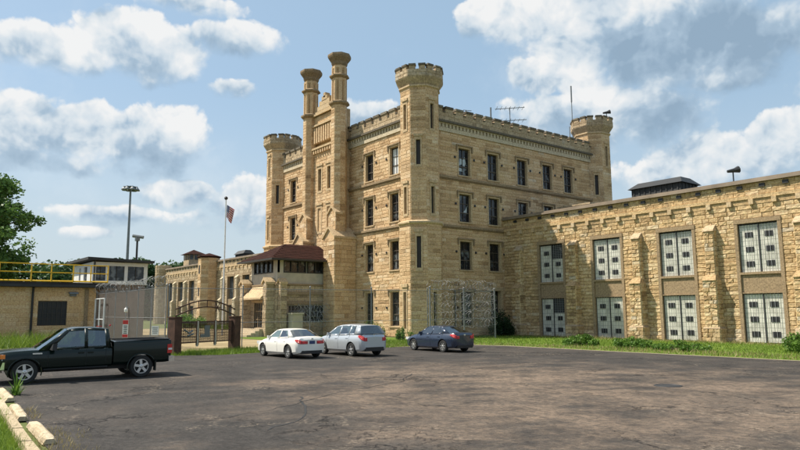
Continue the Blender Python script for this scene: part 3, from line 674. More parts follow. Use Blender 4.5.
mb = MB(); mb.hexa([(-62.6,28.0,3.55),(-58.4,28.0,3.55),(-58.4,29.2,3.55),(-62.6,29.2,3.55),(-62.6,28.0,3.7),(-58.4,28.0,3.7),(-58.4,29.2,4.9),(-62.6,29.2,4.9)]); mb.wbox(PO, PU, PN, .8, 5.0, .02, .18, 3.25, 3.5); mb.build('sloped_hood', M['trim'], porch)
for a in ((-63.7,-62.95,28.3,29.2), (-58.5,-57.75,28.3,29.2), (-57.38,-56.8,29.35,30.0), (-64.9,-64.15,29.0,35)): pier(*a, 5.1, 'rock2', parent=porch)
mb = MB()
for i in range(4): mb.box(-62.7, -58.3, 27.9-i*.42, 28.3-i*.42, 0, .72-i*.18, rng.random())
mb.build('steps', M['concrete'], porch)
mb = MB(); mb.box(-56.9, -56.0, 30.2, 31.3, 0, 2.1); mb.box(-57.0, -55.9, 30.1, 31.4, 2.1, 2.25); mb.build('stone_plinth', M['white_panel'], porch)

# ================================================================== CELL WINGS
def tall_window(parent, variant=0):
    """two storeys of glass block in one stone frame; local x along wall, -y out"""
    s = MB(); w, d = 1.36, .13
    for sx in (-1, 1): s.box(min(sx*w, sx*(w+.24)), max(sx*w, sx*(w+.24)), -.1, d, 0, 8.4)
    s.box(-w-.24, w+.24, -.12, d, 8.4, 8.72); s.box(-w, w, .02, d+.05, 3.5, 4.75); s.box(-w, w, -.1, .3, 4.752, 4.92); s.box(-w, w, -.06, .3, 3.42, 3.498)
    win = s.build('window', M['frame_stone'], parent, world=False)
    p = MB(); p.box(-w, w, d+.1, d+.12, .0, 8.4); p.build('dark_backing', M['iron'], win, world=False)
    mu = MB()
    for z0, z1 in ((0, 3.42), (4.92, 8.35)):
        mu.box(-.05, .05, d-.06, d+.05, z0, z1); mu.box(-w, -w+.04, d-.03, d+.05, z0, z1); mu.box(w-.04, w, d-.03, d+.05, z0, z1); mu.box(-w+.041, w-.041, d-.03, d+.05, z1-.06, z1)
    mu.build('mullion', M['dark_wood'], win, world=False)
    bar = MB()
    for i in range(11):
        x = -w+.1+i*(2*w-.2)/10
        for z0, z1 in ((0.02, 3.42), (4.92, 8.3)): bar.box(x-.009, x+.009, d-.085, d-.069, z0, z1)
    bar.build('bars', M['steel'], win, world=False)
    for z0, z1 in ((0.02, 3.35), (4.93, 8.28)):
        for sx in (-1, 1):
            lo, hi = (-w+.041, -.051) if sx < 0 else (.051, w-.041)
            top = z1
            if variant == 1 and sx > 0: top = z0+(z1-z0)*.62
            p = MB(); p.box(lo, hi, d, d+.05, z0, top); p.build('glass_block_panel', M['glassblock'], win, world=False)
            for k in range(3):
                zc = z0+(z1-z0)*(.17+.31*k)
                if zc+.2 > top: continue
                v = MB(); xm = (lo+hi)/2+rng.uniform(-.03, .03); v.box(xm-.27, xm+.27, d-.03, d-.003, zc-.19, zc+.19)
                for q in range(4): v.box(xm-.26+.173*q-.012, xm-.26+.173*q+.012, d-.045, d-.031, zc-.18, zc+.18)
                v.build('vent', M['iron'], win, world=False)
            if variant == 1 and sx > 0:
                v = MB()
                for q in range(8): v.box(lo, hi, d-.02, d+.02, top+.05+q*(z1-top)/8, top+.10+q*(z1-top)/8)
                v.build('louvre', M['pole_grey'], win, world=False)
    return win
def buttress(parent, mat):
    mb = MB(); g = MB()
    def tier(w, p, z0, z1, amp):
        block_wall(mb, (-w/2, -p, 0), (1,0,0), (0,-1,0), w, z0, z1, (), .30, .5, amp, var=1.4); block_wall(mb, (w/2, -p, 0), (0,1,0), (1,0,0), p, z0, z1, (), .36, .55, amp*.7); block_wall(mb, (-w/2, 0, 0), (0,-1,0), (-1,0,0), p, z0, z1, (), .36, .55, amp*.7)
        mb.box(-w/2+.02, w/2-.02, -p+.03, .0, z0, z1)
    tier(1.26, .92, 0, .95, .07); tier(1.0, .80, .95, 4.45, .085); tier(.70, .46, 4.7, 8.1, .08)
    o = mb.build('buttress', M[mat], parent, world=False)
    g.hexa([(-.64,-.97,.95),(.64,-.97,.95),(.64,.0,.95),(-.64,.0,.95),(-.52,-.82,1.12),(.52,-.82,1.12),(.52,0,1.12),(-.52,0,1.12)], .3)
    g.build('plinth_slope', M['rock2'], o, world=False); g = MB()
    g.hexa([(-.54,-.95,4.42),(.54,-.95,4.42),(.54,0,4.42),(-.54,0,4.42),(-.38,-.52,4.85),(.38,-.52,4.85),(.38,0,4.85),(-.38,0,4.85)], .25)
    g.build('weathering', M['rock' if mat == 'rock' else 'cornice'], o, world=False); g = MB()
    g.hexa([(-.43,-.6,8.05),(.43,-.6,8.05),(.43,0,8.05),(-.43,0,8.05),(-.40,-.56,8.15),(.40,-.56,8.15),(.36,0,8.6),(-.36,0,8.6)], .55)
    g.build('cap_stone', M['rock2' if mat == 'rock' else 'cornice'], o, world=False); return o
def wing(name, label, x0, x1, Y, wx, bx, mat, amp, first=None, gaps=(), far=False):
    th = thing(name, label, 'building', ((x0+x1)/2, Y, 0)); O, u, n = (x0, Y, 0), (1,0,0), (0,-1,0); W = x1-x0
    hs = [(x-1.56-x0, x+1.56-x0, 0, 8.72) for x in wx]
    mb = MB(); ch, bl = (.30, .75) if not far else (.5, 1.3)
    block_wall(mb, O, u, n, W, 0, .62, hs, ch, bl, amp*1.2, 1 if far else 2, 2, 2.2); block_wall(mb, O, u, n, W, .62, 9.72, hs, ch, bl, amp, 1 if far else 2, 2, 1.05)
    block_wall(mb, O, u, n, W, 10.35, 11.25, (), .32, .8, amp*.6, 1 if far else 2)
    mb.box(x0, x1, Y+.56, Y+.9, 0, 11.2); mb.box(x0, x1, Y+.02, Y+.56, 8.73, 11.2); mb.box(x0, x1, Y+16, Y+16.5, 0, 11.2); mb.box(x0, x0+.5, Y+.9, Y+16, 0, 11.2); mb.box(x1-.5, x1, Y+.9, Y+16, 0, 11.2)
    xs = [0.]
    for h in sorted(hs): xs += [h[0], h[1]]
    xs.append(W)
    for a, b in zip(xs[::2], xs[1::2]): mb.box(x0+a, x0+b, Y+.02, Y+.56, 0, 8.728)
    mb.build('wall', M[mat], th)
    m = MB(); m.wbox(O, u, n, 0, W, -.3, .16, 10.1, 10.35, .5); m.wbox(O, u, n, 0, W, -.3, .07, 9.72, 10.1, .35); m.build('string_course', M['trim' if far else mat], th)
    x = .7; cb = MB(); dh = MB()
    while x < W:
        cb.wbox(O, u, n, x, x+.32, .06, .24, 9.70, 10.08, rng.uniform(.4, .9)); dh.wbox(O, u, n, x+.75, x+1.13, .0, .12, 10.88, 11.12); x += 1.55
    tag(cb.build('corbels', M['trim'], th), kind='stuff'); tag(dh.build('drain_holes', M['iron'], th), kind='stuff')
    m = MB(); m.wbox(O, u, n, 0, W, -.9, .26, 11.25, 11.42, .5); m.wbox(O, u, n, 0, W, -.85, .18, 11.422, 11.55, .6); m.build('coping', M['coping'], th)
    m = MB(); m.box(x0+.5, x1-.5, Y+.9, Y+16, 10.6, 10.9); m.build('roof', M['roof_dark'], th)
    return th, O, u, n
WY = 48.
wr = [-39.42, -33.43, -27.15, -21.0, -14.85, -8.7]
rw, O_, u_, n_ = wing('cell_wing', 'long yellow stone cell wing with tall glass block windows right of the prison block', XF, -3., WY, wr, None, 'rock', .07)
tv = tall_window(rw, 1); place(tv, rw, O_, u_, n_, wr[0]-XF, 0, True)
tw_ = tall_window(rw, 0); place(tw_, rw, O_, u_, n_, wr[1]-XF, 0, True)
for x in wr[2:]: place(tw_, rw, O_, u_, n_, x-XF, 0)
b0 = buttress(rw, 'rock'); bxs = [-43.2, -36.75, -30.4, -24.3, -18.1, -11.8, -5.6]
place(b0, rw, O_, u_, n_, bxs[0]-XF, 0, True)
for i, x in enumerate(bxs[1:]):
    b = copy_tree(b0) if i % 2 else buttress(rw, 'rock'); place(b, rw, O_, u_, n_, x-XF, 0, True)
LY = 45.5
lx = [-75.6-6.15*i for i in range(11)]
lx = [x for x in lx if not (-119.5 < x < -108.5)]
lw_, O2, u2, n2 = wing('far_cell_wing', 'distant tan stone cell wing with pale buttresses left of the prison block', -141., -72.9, LY, lx, None, 'rock2', .08, far=True)
def simple_window(parent):
    s = MB()
    for sx in (-1, 1): s.box(min(sx*1.32, sx*1.56), max(sx*1.32, sx*1.56), -.1, .42, 0, 8.4)
    s.box(-1.56, 1.56, -.12, .42, 8.4, 8.72); s.box(-1.32, 1.32, .05, .42, 3.6, 4.6)
    win = s.build('window', M['frame_stone'], parent, world=False)
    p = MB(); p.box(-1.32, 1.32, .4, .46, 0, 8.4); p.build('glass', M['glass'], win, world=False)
    p = MB()
    for i in range(5): p.box(-1.1+i*.52, -1.02+i*.52, .3, .36, 0, 8.4)
    p.build('bars', M['pole_grey'], win, world=False); return win
sw = simple_window(lw_); place(sw, lw_, O2, u2, n2, lx[0]+141, 0, True)
for x in lx[1:]: place(sw, lw_, O2, u2, n2, x+141, 0)
bb = buttress(lw_, 'cornice'); bl_ = [x-3.07 for x in lx if x-3.07 > -140]; place(bb, lw_, O2, u2, n2, bl_[0]+141, 0, True)
for x in bl_[1:]: place(bb, lw_, O2, u2, n2, x+141, 0)
# its middle pavilion tower and round end tower
mb = MB()
for O, u, n, L in oct_faces((-114.2, 44.6), 1.7): block_wall(mb, O, u, n, L, 0, 12.0, (), .5, 1.2, .05, 1)
mb.lathe((-114.2, 44.6, 0), [(1.65, 0), (1.65, 12.0)]); pt = mb.build('pavilion_tower', M['ashlar'], lw_)
mb = MB(); mb.lathe((-114.2, 44.6, 0), [(1.7, 12.0), (1.95, 12.15), (1.95, 12.3), (.1, 12.9)]); mb.build('tower_roof', M['roof_red'], pt)
for zz in (5.2, 9.2):
    mb = MB(); mb.box(-114.5, -113.9, 42.84, 42.95, zz, zz+1.5); mb.build('slit_window', M['iron'], pt)
mb = MB()
for k in range(16):
    t0, t1 = 2*PI*k/16, 2*PI*(k+1)/16; c = (-142.2, 45.5); a = Vector((c[0]+1.6*math.cos(t0), c[1]+1.6*math.sin(t0), 0)); b = Vector((c[0]+1.6*math.cos(t1), c[1]+1.6*math.sin(t1), 0))
    u = (b-a).normalized(); block_wall(mb, a, u, Vector((u.y, -u.x, 0)), (b-a).length, 0, 12.3, (), .5, 1.2, .06, 1)
mb.lathe((-142.2, 45.5, 0), [(1.55, 0), (1.55, 12.2)], 16); mb.build('round_tower', M['rock2'], lw_)
# guard tower on the far wing's roof
gx, gy = -134., 49.
gt = thing('guard_tower', 'small stone guard tower with red hipped roof on the distant cell wing', 'guard tower', (gx, gy, 10.9))
mb = MB(); mb.box(gx-1.55, gx+1.55, gy-1.55, gy+1.55, 10.9, 13.0); mb.box(gx-1.4, gx+1.4, gy-1.4, gy+1.4, 13.0, 14.25, .3); mb.build('wall', M['rock2'], gt)
for dx_, dy_, w_, d_ in ((0, -1.43, 1.3, .02), (1.43, 0, .02, 1.3)):
    mb = MB(); mb.box(gx+dx_-w_, gx+dx_+w_, gy+dy_-d_, gy+dy_+d_, 13.15, 14.1); mb.build('window', M['glass'], gt)
for i in range(4):
    mb = MB(); o_ = -1.55+i*.97; mb.box(gx+o_, gx+o_+.19, gy-1.55, gy-1.452, 13, 14.25); mb.build('window_post', M['trim'], gt)
    mb = MB(); mb.box(gx+1.452, gx+1.55, gy+o_, gy+o_+.19, 13, 14.25); mb.build('window_post', M['trim'], gt)
mb = MB(); e = 2.1; A_, B_, C_, D_, T_ = (gx-e,gy-e,14.2), (gx+e,gy-e,14.2), (gx+e,gy+e,14.2), (gx-e,gy+e,14.2), (gx,gy,15.3)
for q in ((A_,B_,T_), (B_,C_,T_), (C_,D_,T_), (D_,A_,T_), (D_,C_,B_,A_)): mb.poly(q)
mb.build('roof', M['roof_red'], gt)
# dark ridge ventilators on the roofs
def ventilator(name, label, x0, x1, y0, y1, z0, z1, zr):
    t = thing(name, label, 'roof vent', ((x0+x1)/2, (y0+y1)/2, z0), 0, 'dark roof ventilators')
    mb = MB(); mb.box(x0, x1, y0, y1, z0, z1)
    k = max(3, int((x1-x0)/.5))
    for i in range(k): xx = x0+(x1-x0)*(i+.5)/k; mb.box(xx-.05, xx+.05, y0-.06, y0-.002, z0, z1)
    kk = max(2, int((y1-y0)/.5))
    for i in range(kk): yy = y0+(y1-y0)*(i+.5)/kk; mb.box(x1+.002, x1+.06, yy-.05, yy+.05, z0, z1)
    mb.build('louvred_box', M['roof_dark'], t)
    mb = MB(); ym = (y0+y1)/2; e = .25; c = (y1-y0)*.28
    mb.hexa([(x0-e,y0-e,z1),(x1+e,y0-e,z1),(x1+e,y1+e,z1),(x0-e,y1+e,z1),(x0+.3,ym-c,zr),(x1-.3,ym-c,zr),(x1-.3,ym+c,zr),(x0+.3,ym+c,zr)]); mb.build('roof', M['black_plastic'], t)
ventilator('roof_ventilator', 'black louvred ventilator box on the yellow cell wing roof', -33.6, -28.9, 52.4, 55.2, 10.9, 13.1, 13.7)
ventilator('roof_ventilator', 'black louvred ventilator box on the distant cell wing roof', -118, -114, 51.2, 53, 10.9, 13.2, 13.9)
mb = MB(); mb.box(-42.2, -38.6, 53, 56, 10.9, 12.55); mb.box(-42.4, -38.4, 52.8, 56.2, 12.55, 12.7); tag(mb.build('roof_hatch', M['rock2'], None, off=None), 'low stone roof box in the corner behind the wing coping', 'roof box')

# roof-top bits
def antenna(loc, h, kind, label):
    t = thing('antenna', label, 'antenna', loc)
    mb = MB(); x, y, z = loc; mb.tube([(x,y,z),(x,y,z+h)], .05, 5); mb.build('mast', M['pole_grey'], t)
    d = Vector((.61,.79,0)); e = Vector((-.79,.61,0)); c = Vector((x,y,z))
    mb = MB()
    if kind == 0:
        for zz, L in ((h-.1, 1.7), (h-1.55, 1.9)):
            mb.tube([c+d*(-L)+Vector((0,0,zz-.1)), c+d*L+Vector((0,0,zz+.1))], .045, 5)
            for i in range(-3, 4): p = c+d*(i*.5)+Vector((0,0,zz)); mb.tube([p-e*.7, p+e*.7], .025, 4)
    elif kind == 1: mb.tube([c+d*(-.3)+Vector((0,0,h)), c+d*.6+Vector((0,0,h-.1))], .04, 5)
    else:
        mb.tube([c+d*.0+Vector((0,0,h-1.6)), c+Vector((0,0,h+.4))], .09, 5); mb.tube([c-d*.35+Vector((0,0,0)), c-d*.35+Vector((0,0,h*.45))], .05, 5)
    mb.build('aerial', M['pole_grey'], t)
antenna((-50, 54.5, 20.25), 5.2, 0, 'two-tier television aerial on the prison block roof')
antenna((-50, 47.6, 20.25), 3.6, 1, 'thin short whip aerial on the prison block roof nearest the corner tower')
antenna((-50, 51.4, 20.25), 4.2, 3, 'plain roof pole standing beside the two-tier aerial')
antenna((-47.6, 62.7, 20.25), 8.4, 2, 'tall slim radio mast beside the rear corner tower')
def floodlight(loc, label, r=0):
    t = thing('floodlight', label, 'lamp', loc, 0, 'roof floodlights'); x, y, z = loc
    mb = MB(); mb.tube([(x,y,z),(x,y,z+.75)], .045, 6); mb.build('bracket', M['iron'], t)
    mb = MB(); d = Vector((.6,.75,.15)); mb.tube([Vector((x,y,z+.82))-d*.42, Vector((x,y,z+.82))+d*.1, Vector((x,y,z+.85))+d*.45], [.1,.16,.26], 8); mb.build('lamp_head', M['iron'], t)
floodlight((-22.4, 48.0, 11.55), 'dark floodlight on a short bracket on the cell wing coping'); floodlight((-44.3, 64.8, 24.5), 'dark floodlight on top of the rear corner tower')

# ================================================================== LEFT SIDE: BOOTH, RAIL, CABIN
booth = thing('gate_booth', 'low tan stone booth with dark shuttered window and flat roof', 'building', (-67, 3, 0))
BO, BU, BN = (-62, -12, 0), (0,1,0), (1,0,0)
M['booth'] = mat_stone('sunlit_gold_stone', [(0., (.44,.27,.125)), (.5, (.62,.405,.21)), (1., (.70,.51,.32))], stain_amt=.35, bump=.015)  # stone colour brightened to stand in for sunlight this wall doesn't get
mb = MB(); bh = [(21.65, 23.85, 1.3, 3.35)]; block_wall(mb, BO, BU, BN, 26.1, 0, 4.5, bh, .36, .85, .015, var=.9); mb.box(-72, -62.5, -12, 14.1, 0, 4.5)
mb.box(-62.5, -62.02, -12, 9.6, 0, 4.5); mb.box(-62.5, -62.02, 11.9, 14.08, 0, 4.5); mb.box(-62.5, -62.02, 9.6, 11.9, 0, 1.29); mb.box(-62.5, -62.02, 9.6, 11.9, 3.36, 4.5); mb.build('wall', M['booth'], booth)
mb = MB(); mb.box(-72.6, -61.3, -12.5, 15.6, 4.52, 4.72); mb.box(-72.4, -62.3, -12.3, 15.4, 4.72, 4.95); mb.build('roof', M['roof_dark'], booth)
mb = MB(); mb.box(-62.2, -62.1, 9.68, 11.85, 1.32, 3.33); wf = mb.build('window', M['iron'], booth)
mb = MB()
for i in range(7): y = 9.7+i*.35; mb.box(-62.09, -62.04, y-.03, y+.03, 1.32, 3.33)
for i in range(5): z = 1.4+i*.46; mb.box(-62.09, -62.045, 9.7, 11.83, z-.03, z+.03)
mb.build('grille', M['dark_wood'], wf)
mb = MB(); mb.tube([(-61.86, 9.2, .1), (-61.86, 9.2, 4.0), (-61.7, 9.2, 4.5)], .09, 8); mb.build('downpipe', M['iron'], booth)
mb = MB(); mb.box(-61.98, -61.8, 12.0, 12.5, 3.75, 4.0); mb.hexa([(-61.98,11.9,4.0),(-61.5,11.9,3.95),(-61.5,12.6,3.95),(-61.98,12.6,4.0),(-61.98,11.9,4.12),(-61.55,11.9,4.08),(-61.55,12.6,4.08),(-61.98,12.6,4.12)]); mb.build('wall_lamp', M['pole_grey'], booth)
mb = MB(); mb.wbox(BO, BU, BN, 25.2, 25.5, .0, .12, 0, 4.4); mb.build('pilaster', M['frame_stone'], booth)
rail = thing('roof_railing', 'yellow safety railing along the flat booth roof', 'railing', (-62.2, 5, 4.95))
mb = MB()
for z in (6.45, 5.75): mb.tube([(-62.0, -10, z), (-62.0, 15.0, z)], .05, 6); mb.tube([(-62.0, 6.7, z), (-70, 6.7, z)], .05, 6)
mb.tube([(-62.0, -10, 5.03), (-62.0, 15.0, 5.03)], .07, 4); mb.build('rails', M['yellow'], rail)
for y in (-9, -6.3, -3.7, -1., 1.6, 4.2, 6.7, 9.0, 10.5, 12.2, 13.6, 15.0):
    mb = MB(); mb.tube([(-62.0, y, 4.95), (-62.0, y, 6.5)], .055, 6); mb.build('post', M['yellow'], rail)
cab = thing('guard_cabin', 'white guard cabin with dark windows and flat roof above the brown-walled base', 'guard cabin', (-70, 17, 0))
mb = MB(); mb.box(-74.4, -66.3, 14.7, 19.5, 0, 5.0); mb.build('base_wall', M['brownwall'], cab)
mb = MB(); mb.box(-74.2, -66, 14.6, 19.6, 5.0, 5.35); mb.box(-74.2, -66, 14.6, 19.6, 6.75, 7.1); mb.box(-74.1, -66.3, 14.9, 19.3, 5.35, 6.75, .2)
for y0, y1 in ((14.6, 14.9), (15.75, 16.05), (17.45, 17.75), (19.25, 19.6)): mb.box(-66.29, -66, y0, y1, 5.35, 6.75)
for x0, x1 in ((-74.2, -71.6), (-70.9, -69.6), (-68.2, -66.3)): mb.box(x0, x1, 14.6, 14.89, 5.35, 6.75)
mb.build('wall', M['white_paint'], cab)
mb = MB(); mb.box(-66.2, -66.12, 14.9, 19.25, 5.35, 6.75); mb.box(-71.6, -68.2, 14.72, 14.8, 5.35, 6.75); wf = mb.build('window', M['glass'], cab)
mb = MB()
for y in (15.3, 16.75, 18.5): mb.box(-66.11, -66.04, y-.03, y+.03, 5.35, 6.75)
mb.build('window_frame', M['dark_wood'], wf)
mb = MB(); mb.hexa([(-74.6,14.0,7.3),(-65.2,14.0,7.24),(-65.2,20.0,7.1),(-74.6,20.0,7.15),(-74.6,14.0,7.55),(-65.2,14.0,7.48),(-65.2,20.0,7.32),(-74.6,20.0,7.38)]); mb.build('roof', M['roof_dark'], cab)
mb = MB(); mb.tube([(-65.9, 14.75, 4.9), (-65.9, 14.75, 7.2)], .06, 6); mb.build('downpipe', M['iron'], cab)

# ================================================================== FENCES
def razor(mb, a, b, r=.36, turns_per_m=2.8, wire=.0125):
    a, b = Vector(a), Vector(b); L = (b-a).length; d = (b-a)/L; s = Vector((-d.y, d.x, 0)); n = int(L*turns_per_m); pts = []
    for i in range(n*8+1):
        t = i/(n*8); ph = 2*PI*i/8; rr = r*(1+.18*math.sin(i*.61)); pts.append(a+d*(L*t+.12*math.sin(i*1.7)) + s*rr*math.cos(ph) + Vector((rng.gauss(0,.035), rng.gauss(0,.035), rr*math.sin(ph)+rng.gauss(0,.035)+.07*math.sin(i*.021+a.x))))
    mb.tube(pts, wire, 3, cap=False)
    for i in range(0, len(pts), 2):
        p = pts[i]; q = Vector((rng.uniform(-1,1), rng.uniform(-1,1), rng.uniform(-1,1)))*.04; mb.poly([p+q, p-q, p+Vector((0,0,.03))])
def fence(name, label, path, h, mat='chain', rails=(.97, .5), coil=True, posts=3., post_r=.045, wire='wire', r=.36, lower_coil=False):
    t = thing(name, label, 'fence', (*path[0], 0)); mesh = MB(); rl = MB(); cl = MB(); P = [Vector((*p, 0)) for p in path]
    for a, b in zip(P[:-1], P[1:]):
        L = (b-a).length; d = (b-a)/L; mesh.poly([a+Vector((0,0,.05)), b+Vector((0,0,.05)), b+Vector((0,0,h)), a+Vector((0,0,h))])
        for f in rails: rl.tube([a+Vector((0,0,h*f)), b+Vector((0,0,h*f))], .019, 5)
        k = max(1, round(L/posts))
        for i in range(k+1):
            if i == 0 and a is not P[0]: continue
            q = a+d*L*i/k; pm = MB(); pm.tube([q, q+Vector((0,0,h+.15))], post_r, 6); pm.lathe(q+Vector((0,0,h+.15)), [(post_r*1.3, 0), (post_r*1.3, .04), (.01, .1)], 6); pm.build('post', M[wire], t)
        if coil:
            razor(cl, a+Vector((0,0,h+.38)), b+Vector((0,0,h+.38)), r)
            if lower_coil:
                for zz in (.8, 1.5, 2.2, 2.9): razor(cl, a+Vector((0,0,h*.2+zz-.3)), b+Vector((0,0,h*.2+zz-.3)), .33, 2.4)
    mesh.build('wire_mesh', M[mat], t); rl.build('rails', M[wire], t)
    if coil: cl.build('razor_wire', M['wire'], t)
    return t
fence('chain_link_fence', 'long chain-link fence with posts in front of the prison block', [(-39.4, 33.0), (-43.0, 14.2)], 3.9, rails=(1., .42), coil=False, posts=4.8, post_r=.038, wire='pole_grey')
fence('razor_wire_cage', 'tall chain-link cage topped with razor wire beside the corner tower', [(-39.0, 32.9), (-39.9, 40.9), (-45.2, 41.2)], 4.0, rails=(1., .42), posts=4.0, post_r=.07, lower_coil=True)
fence('razor_wire_fence', 'chain-link fence with razor wire running back to the booth', [(-43.2, 14.1), (-61.6, 14.1)], 3.95, 'chain_dense', rails=(1., .5, .03), posts=3.1)
fg = thing('fence_gate', 'grey framed chain-link gate by the booth corner', 'gate', (-58, 13.9, 0))
mb = MB()
for x in (-60.9, -59.4, -57.9): mb.tube([(x, 13.85, .1), (x, 13.85, 3.5)], .06, 6)
for z in (.15, 1.8, 3.5): mb.tube([(-60.9, 13.85, z), (-57.9, 13.85, z)], .05, 6)
mb.build('frame', M['pole_white'], fg)
mb = MB(); mb.poly([(-60.9,13.86,.15),(-57.9,13.86,.15),(-57.9,13.86,3.5),(-60.9,13.86,3.5)]); mb.build('wire_mesh', M['chain'], fg)
def sign(name, label, loc, w, h, mat, n=(.79,-.61)):
    t = thing(name, label, 'sign', loc); n = Vector((*n, 0)); u = Vector((-n.y, n.x, 0)); c = Vector(loc)
    mb = MB(); mb.obox(c, u*w/2, -n*.02, Vector((0,0,h/2))); mb.build('board', mat, t); return t, c, u, n
t, c, u, n = sign('fence_sign', 'narrow white sign with red bands on the razor wire fence', (-51.6, 13.9, 1.15), .42, 1.3, M['white_paint'])
mb = MB(); mb.obox(c+n*.025+Vector((0,0,.48)), u*.2, -n*.004, Vector((0,0,.15))); mb.obox(c+n*.025+Vector((0,0,-.52)), u*.2, -n*.004, Vector((0,0,.11))); mb.build('red_band', M['red'], t)
mb = MB()
for i in range(5): mb.obox(c+n*.026+Vector((0,0,.2-.13*i)), u*(.14-.02*(i % 2)), -n*.003, Vector((0,0,.028)))
mb.build('lettering', M['iron'], t)
t, c, u, n = sign('fence_sign', 'small plain white notice at the end of the razor wire fence', (-44.6, 13.9, 1.15), .48, .6, M['white_paint'])
mb = MB()
for i in range(4): mb.obox(c+n*.025+Vector((0,0,.17-.11*i)), u*(.17-.03*(i % 2)), -n*.003, Vector((0,0,.02)))
mb.build('lettering', M['pole_grey'], t)
bl = thing('bulkhead_lamp', 'small white bulkhead lamp on a fence post', 'lamp', (-51.8, 13.9, 2.55))
mb = MB(); mb.lathe((-51.75, 13.93, 2.35), [(.05,0),(.13,.05),(.14,.25),(.05,.36)], 10); mb.build('globe', M['white_paint'], bl); mb = MB(); mb.box(-51.85,-51.65,13.9,14.05,2.69,2.78); mb.build('bracket', M['steel'], bl)

rz = thing('razor_wire_coil', 'tangled razor wire coils stacked against the porch side window', 'razor wire', (-56.2, 32, 0)); mb = MB()
for zz, a_, b_ in ((1.2, 30.8, 35.0), (1.9, 31.2, 35.2), (2.6, 30.9, 34.8)): razor(mb, (-56.3, a_, zz), (-56.3, b_, zz), .38, 2.6, .016)
mb.build('coils', M['steel'], rz)
# rusted entrance gate
gate = thing('rusted_gate', 'rusted arched iron gate panels between two square rust-brown posts', 'gate', (-37.8, 14.8, 0))
GA, GB = Vector((-36.8, 12.55, 0)), Vector((-38.75, 16.9, 0)); gd = (GB-GA).normalized(); gn = Vector((gd.y, -gd.x, 0))
for p in (GA, GB):
    mb = MB(); mb.obox(p+Vector((0,0,1.02)), gd*.26, -gn*.26, Vector((0,0,1.02))); mb.obox(p+Vector((0,0,2.06)), gd*.29, -gn*.29, Vector((0,0,.03))); mb.build('post', M['rust'], gate)
GL = (GB-GA).length; mb = MB()
for off in (0, .38):
    mb.tube([GA+gd*(GL*i/14)+Vector((0,0,2.12+off+.52*math.sin(PI*i/14))) for i in range(15)], .04, 6)
for i in range(1, 14, 2): q = GA+gd*(GL*i/14); h0 = 2.12+.52*math.sin(PI*i/14); mb.tube([q+Vector((0,0,h0)), q+Vector((0,0,h0+.38))], .028, 5)
mb.build('arch', M['rust'], gate)
for k in range(3):
    a = .34+k*(GL-.5)/3; b = a+(GL-.5)/3-.14; mb = MB()
    for z in (.62, 1.78): mb.tube([GA+gd*a+Vector((0,0,z)), GA+gd*b+Vector((0,0,z))], .04, 6)
    for x in (a, b): mb.tube([GA+gd*x+Vector((0,0,.45)), GA+gd*x+Vector((0,0,1.85))], .045, 6)
    for i in range(1, 9): x = a+(b-a)*i/9; mb.tube([GA+gd*x+Vector((0,0,.62)), GA+gd*x+Vector((0,0,1.78))], .013, 4)
    for i in range(1, 7): z = .62+1.16*i/7; mb.tube([GA+gd*a+Vector((0,0,z)), GA+gd*b+Vector((0,0,z))], .013, 4)
    gp = mb.build('gate_panel', M['rust'], gate)
    mb = MB(); mb.poly([GA+gd*a+gn*-.03+Vector((0,0,.62)), GA+gd*b+gn*-.03+Vector((0,0,.62)), GA+gd*b+gn*-.03+Vector((0,0,1.78)), GA+gd*a+gn*-.03+Vector((0,0,1.78))]); mb.build('mesh_infill', M['rust_mesh'], gp)
    mb = MB(); q = GA+gd*(a-.09); mb.obox(q+Vector((0,0,1.1)), gd*.055, -gn*.05, Vector((0,0,.72))); mb.build('upright', M['white_panel'], gate)
    if k < 2:
        mb = MB(); c = GA+gd*((a+b)/2)+gn*.05
        if k == 0:
            for s in ((-.35,1.35,.0,1.15),(.0,1.15,.3,1.3),(-.1,1.0,.35,1.1)): mb.tube([c+gd*s[0]+Vector((0,0,s[1])), c+gd*s[2]+Vector((0,0,s[3]))], .05, 5)
        else:
            mb.obox(c+Vector((0,0,1.3)), gd*.2, -gn*.015, Vector((0,0,.26))); mb.obox(c+gd*(-.15)+Vector((0,0,.98)), gd*.38, -gn*.012, Vector((0,0,.1)))
        mb.build('emblem' if k else 'scroll', M['pole_grey'], gp)
mb = MB()
for i in range(7):
    t_ = PI*i/6; c = GA+gd*(GL*.68)+Vector((0,0,2.62)); mb.tube([c, c+(gd*math.cos(t_*2)+Vector((0,0,math.sin(t_*2))))*.3], .03, 4)
mb.build('iron_rosette', M['rust'], gate)

# ================================================================== POLES
mp = thing('light_mast', 'tall grey high-mast light pole with ring of floodlights behind the cabin', 'light pole', (-153, 40.9, 0)); x, y = -153, 40.9
mb = MB(); mb.tube([(x,y,0),(x,y,30.9)], [.42,.2], 10); mb.build('pole', M['pole_grey'], mp)
mb = MB(); mb.lathe((x,y,30.5), [(1.35,0),(1.35,.16),(1.2,.16)], 16); mb.build('ring', M['pole_grey'], mp)
for k in range(8):
    t_ = 2*PI*k/8; mb = MB(); c = (x+1.45*math.cos(t_), y+1.45*math.sin(t_), 29.85); mb.lathe(c, [(.58,0),(.52,.25),(.22,.6),(.12,.85)], 10); mb.build('lamp_head', M['pole_grey'], mp)
cp_ = thing('camera_pole', 'short dark pole with camera box behind the guard cabin', 'camera pole', (-109.9, 30.8, 0)); x, y = -109.9, 30.8
mb = MB(); mb.tube([(x,y,0),(x,y,14.2)], [.2,.16], 8); mb.build('pole', M['iron'], cp_)
mb = MB(); mb.box(x-.35, x+.35, y-.3, y+.3, 13.9, 14.5); mb.tube([(x-.5,y-.6,14.75),(x+.5,y+.8,14.5)], .26, 8); mb.build('camera_box', M['pole_grey'], cp_)
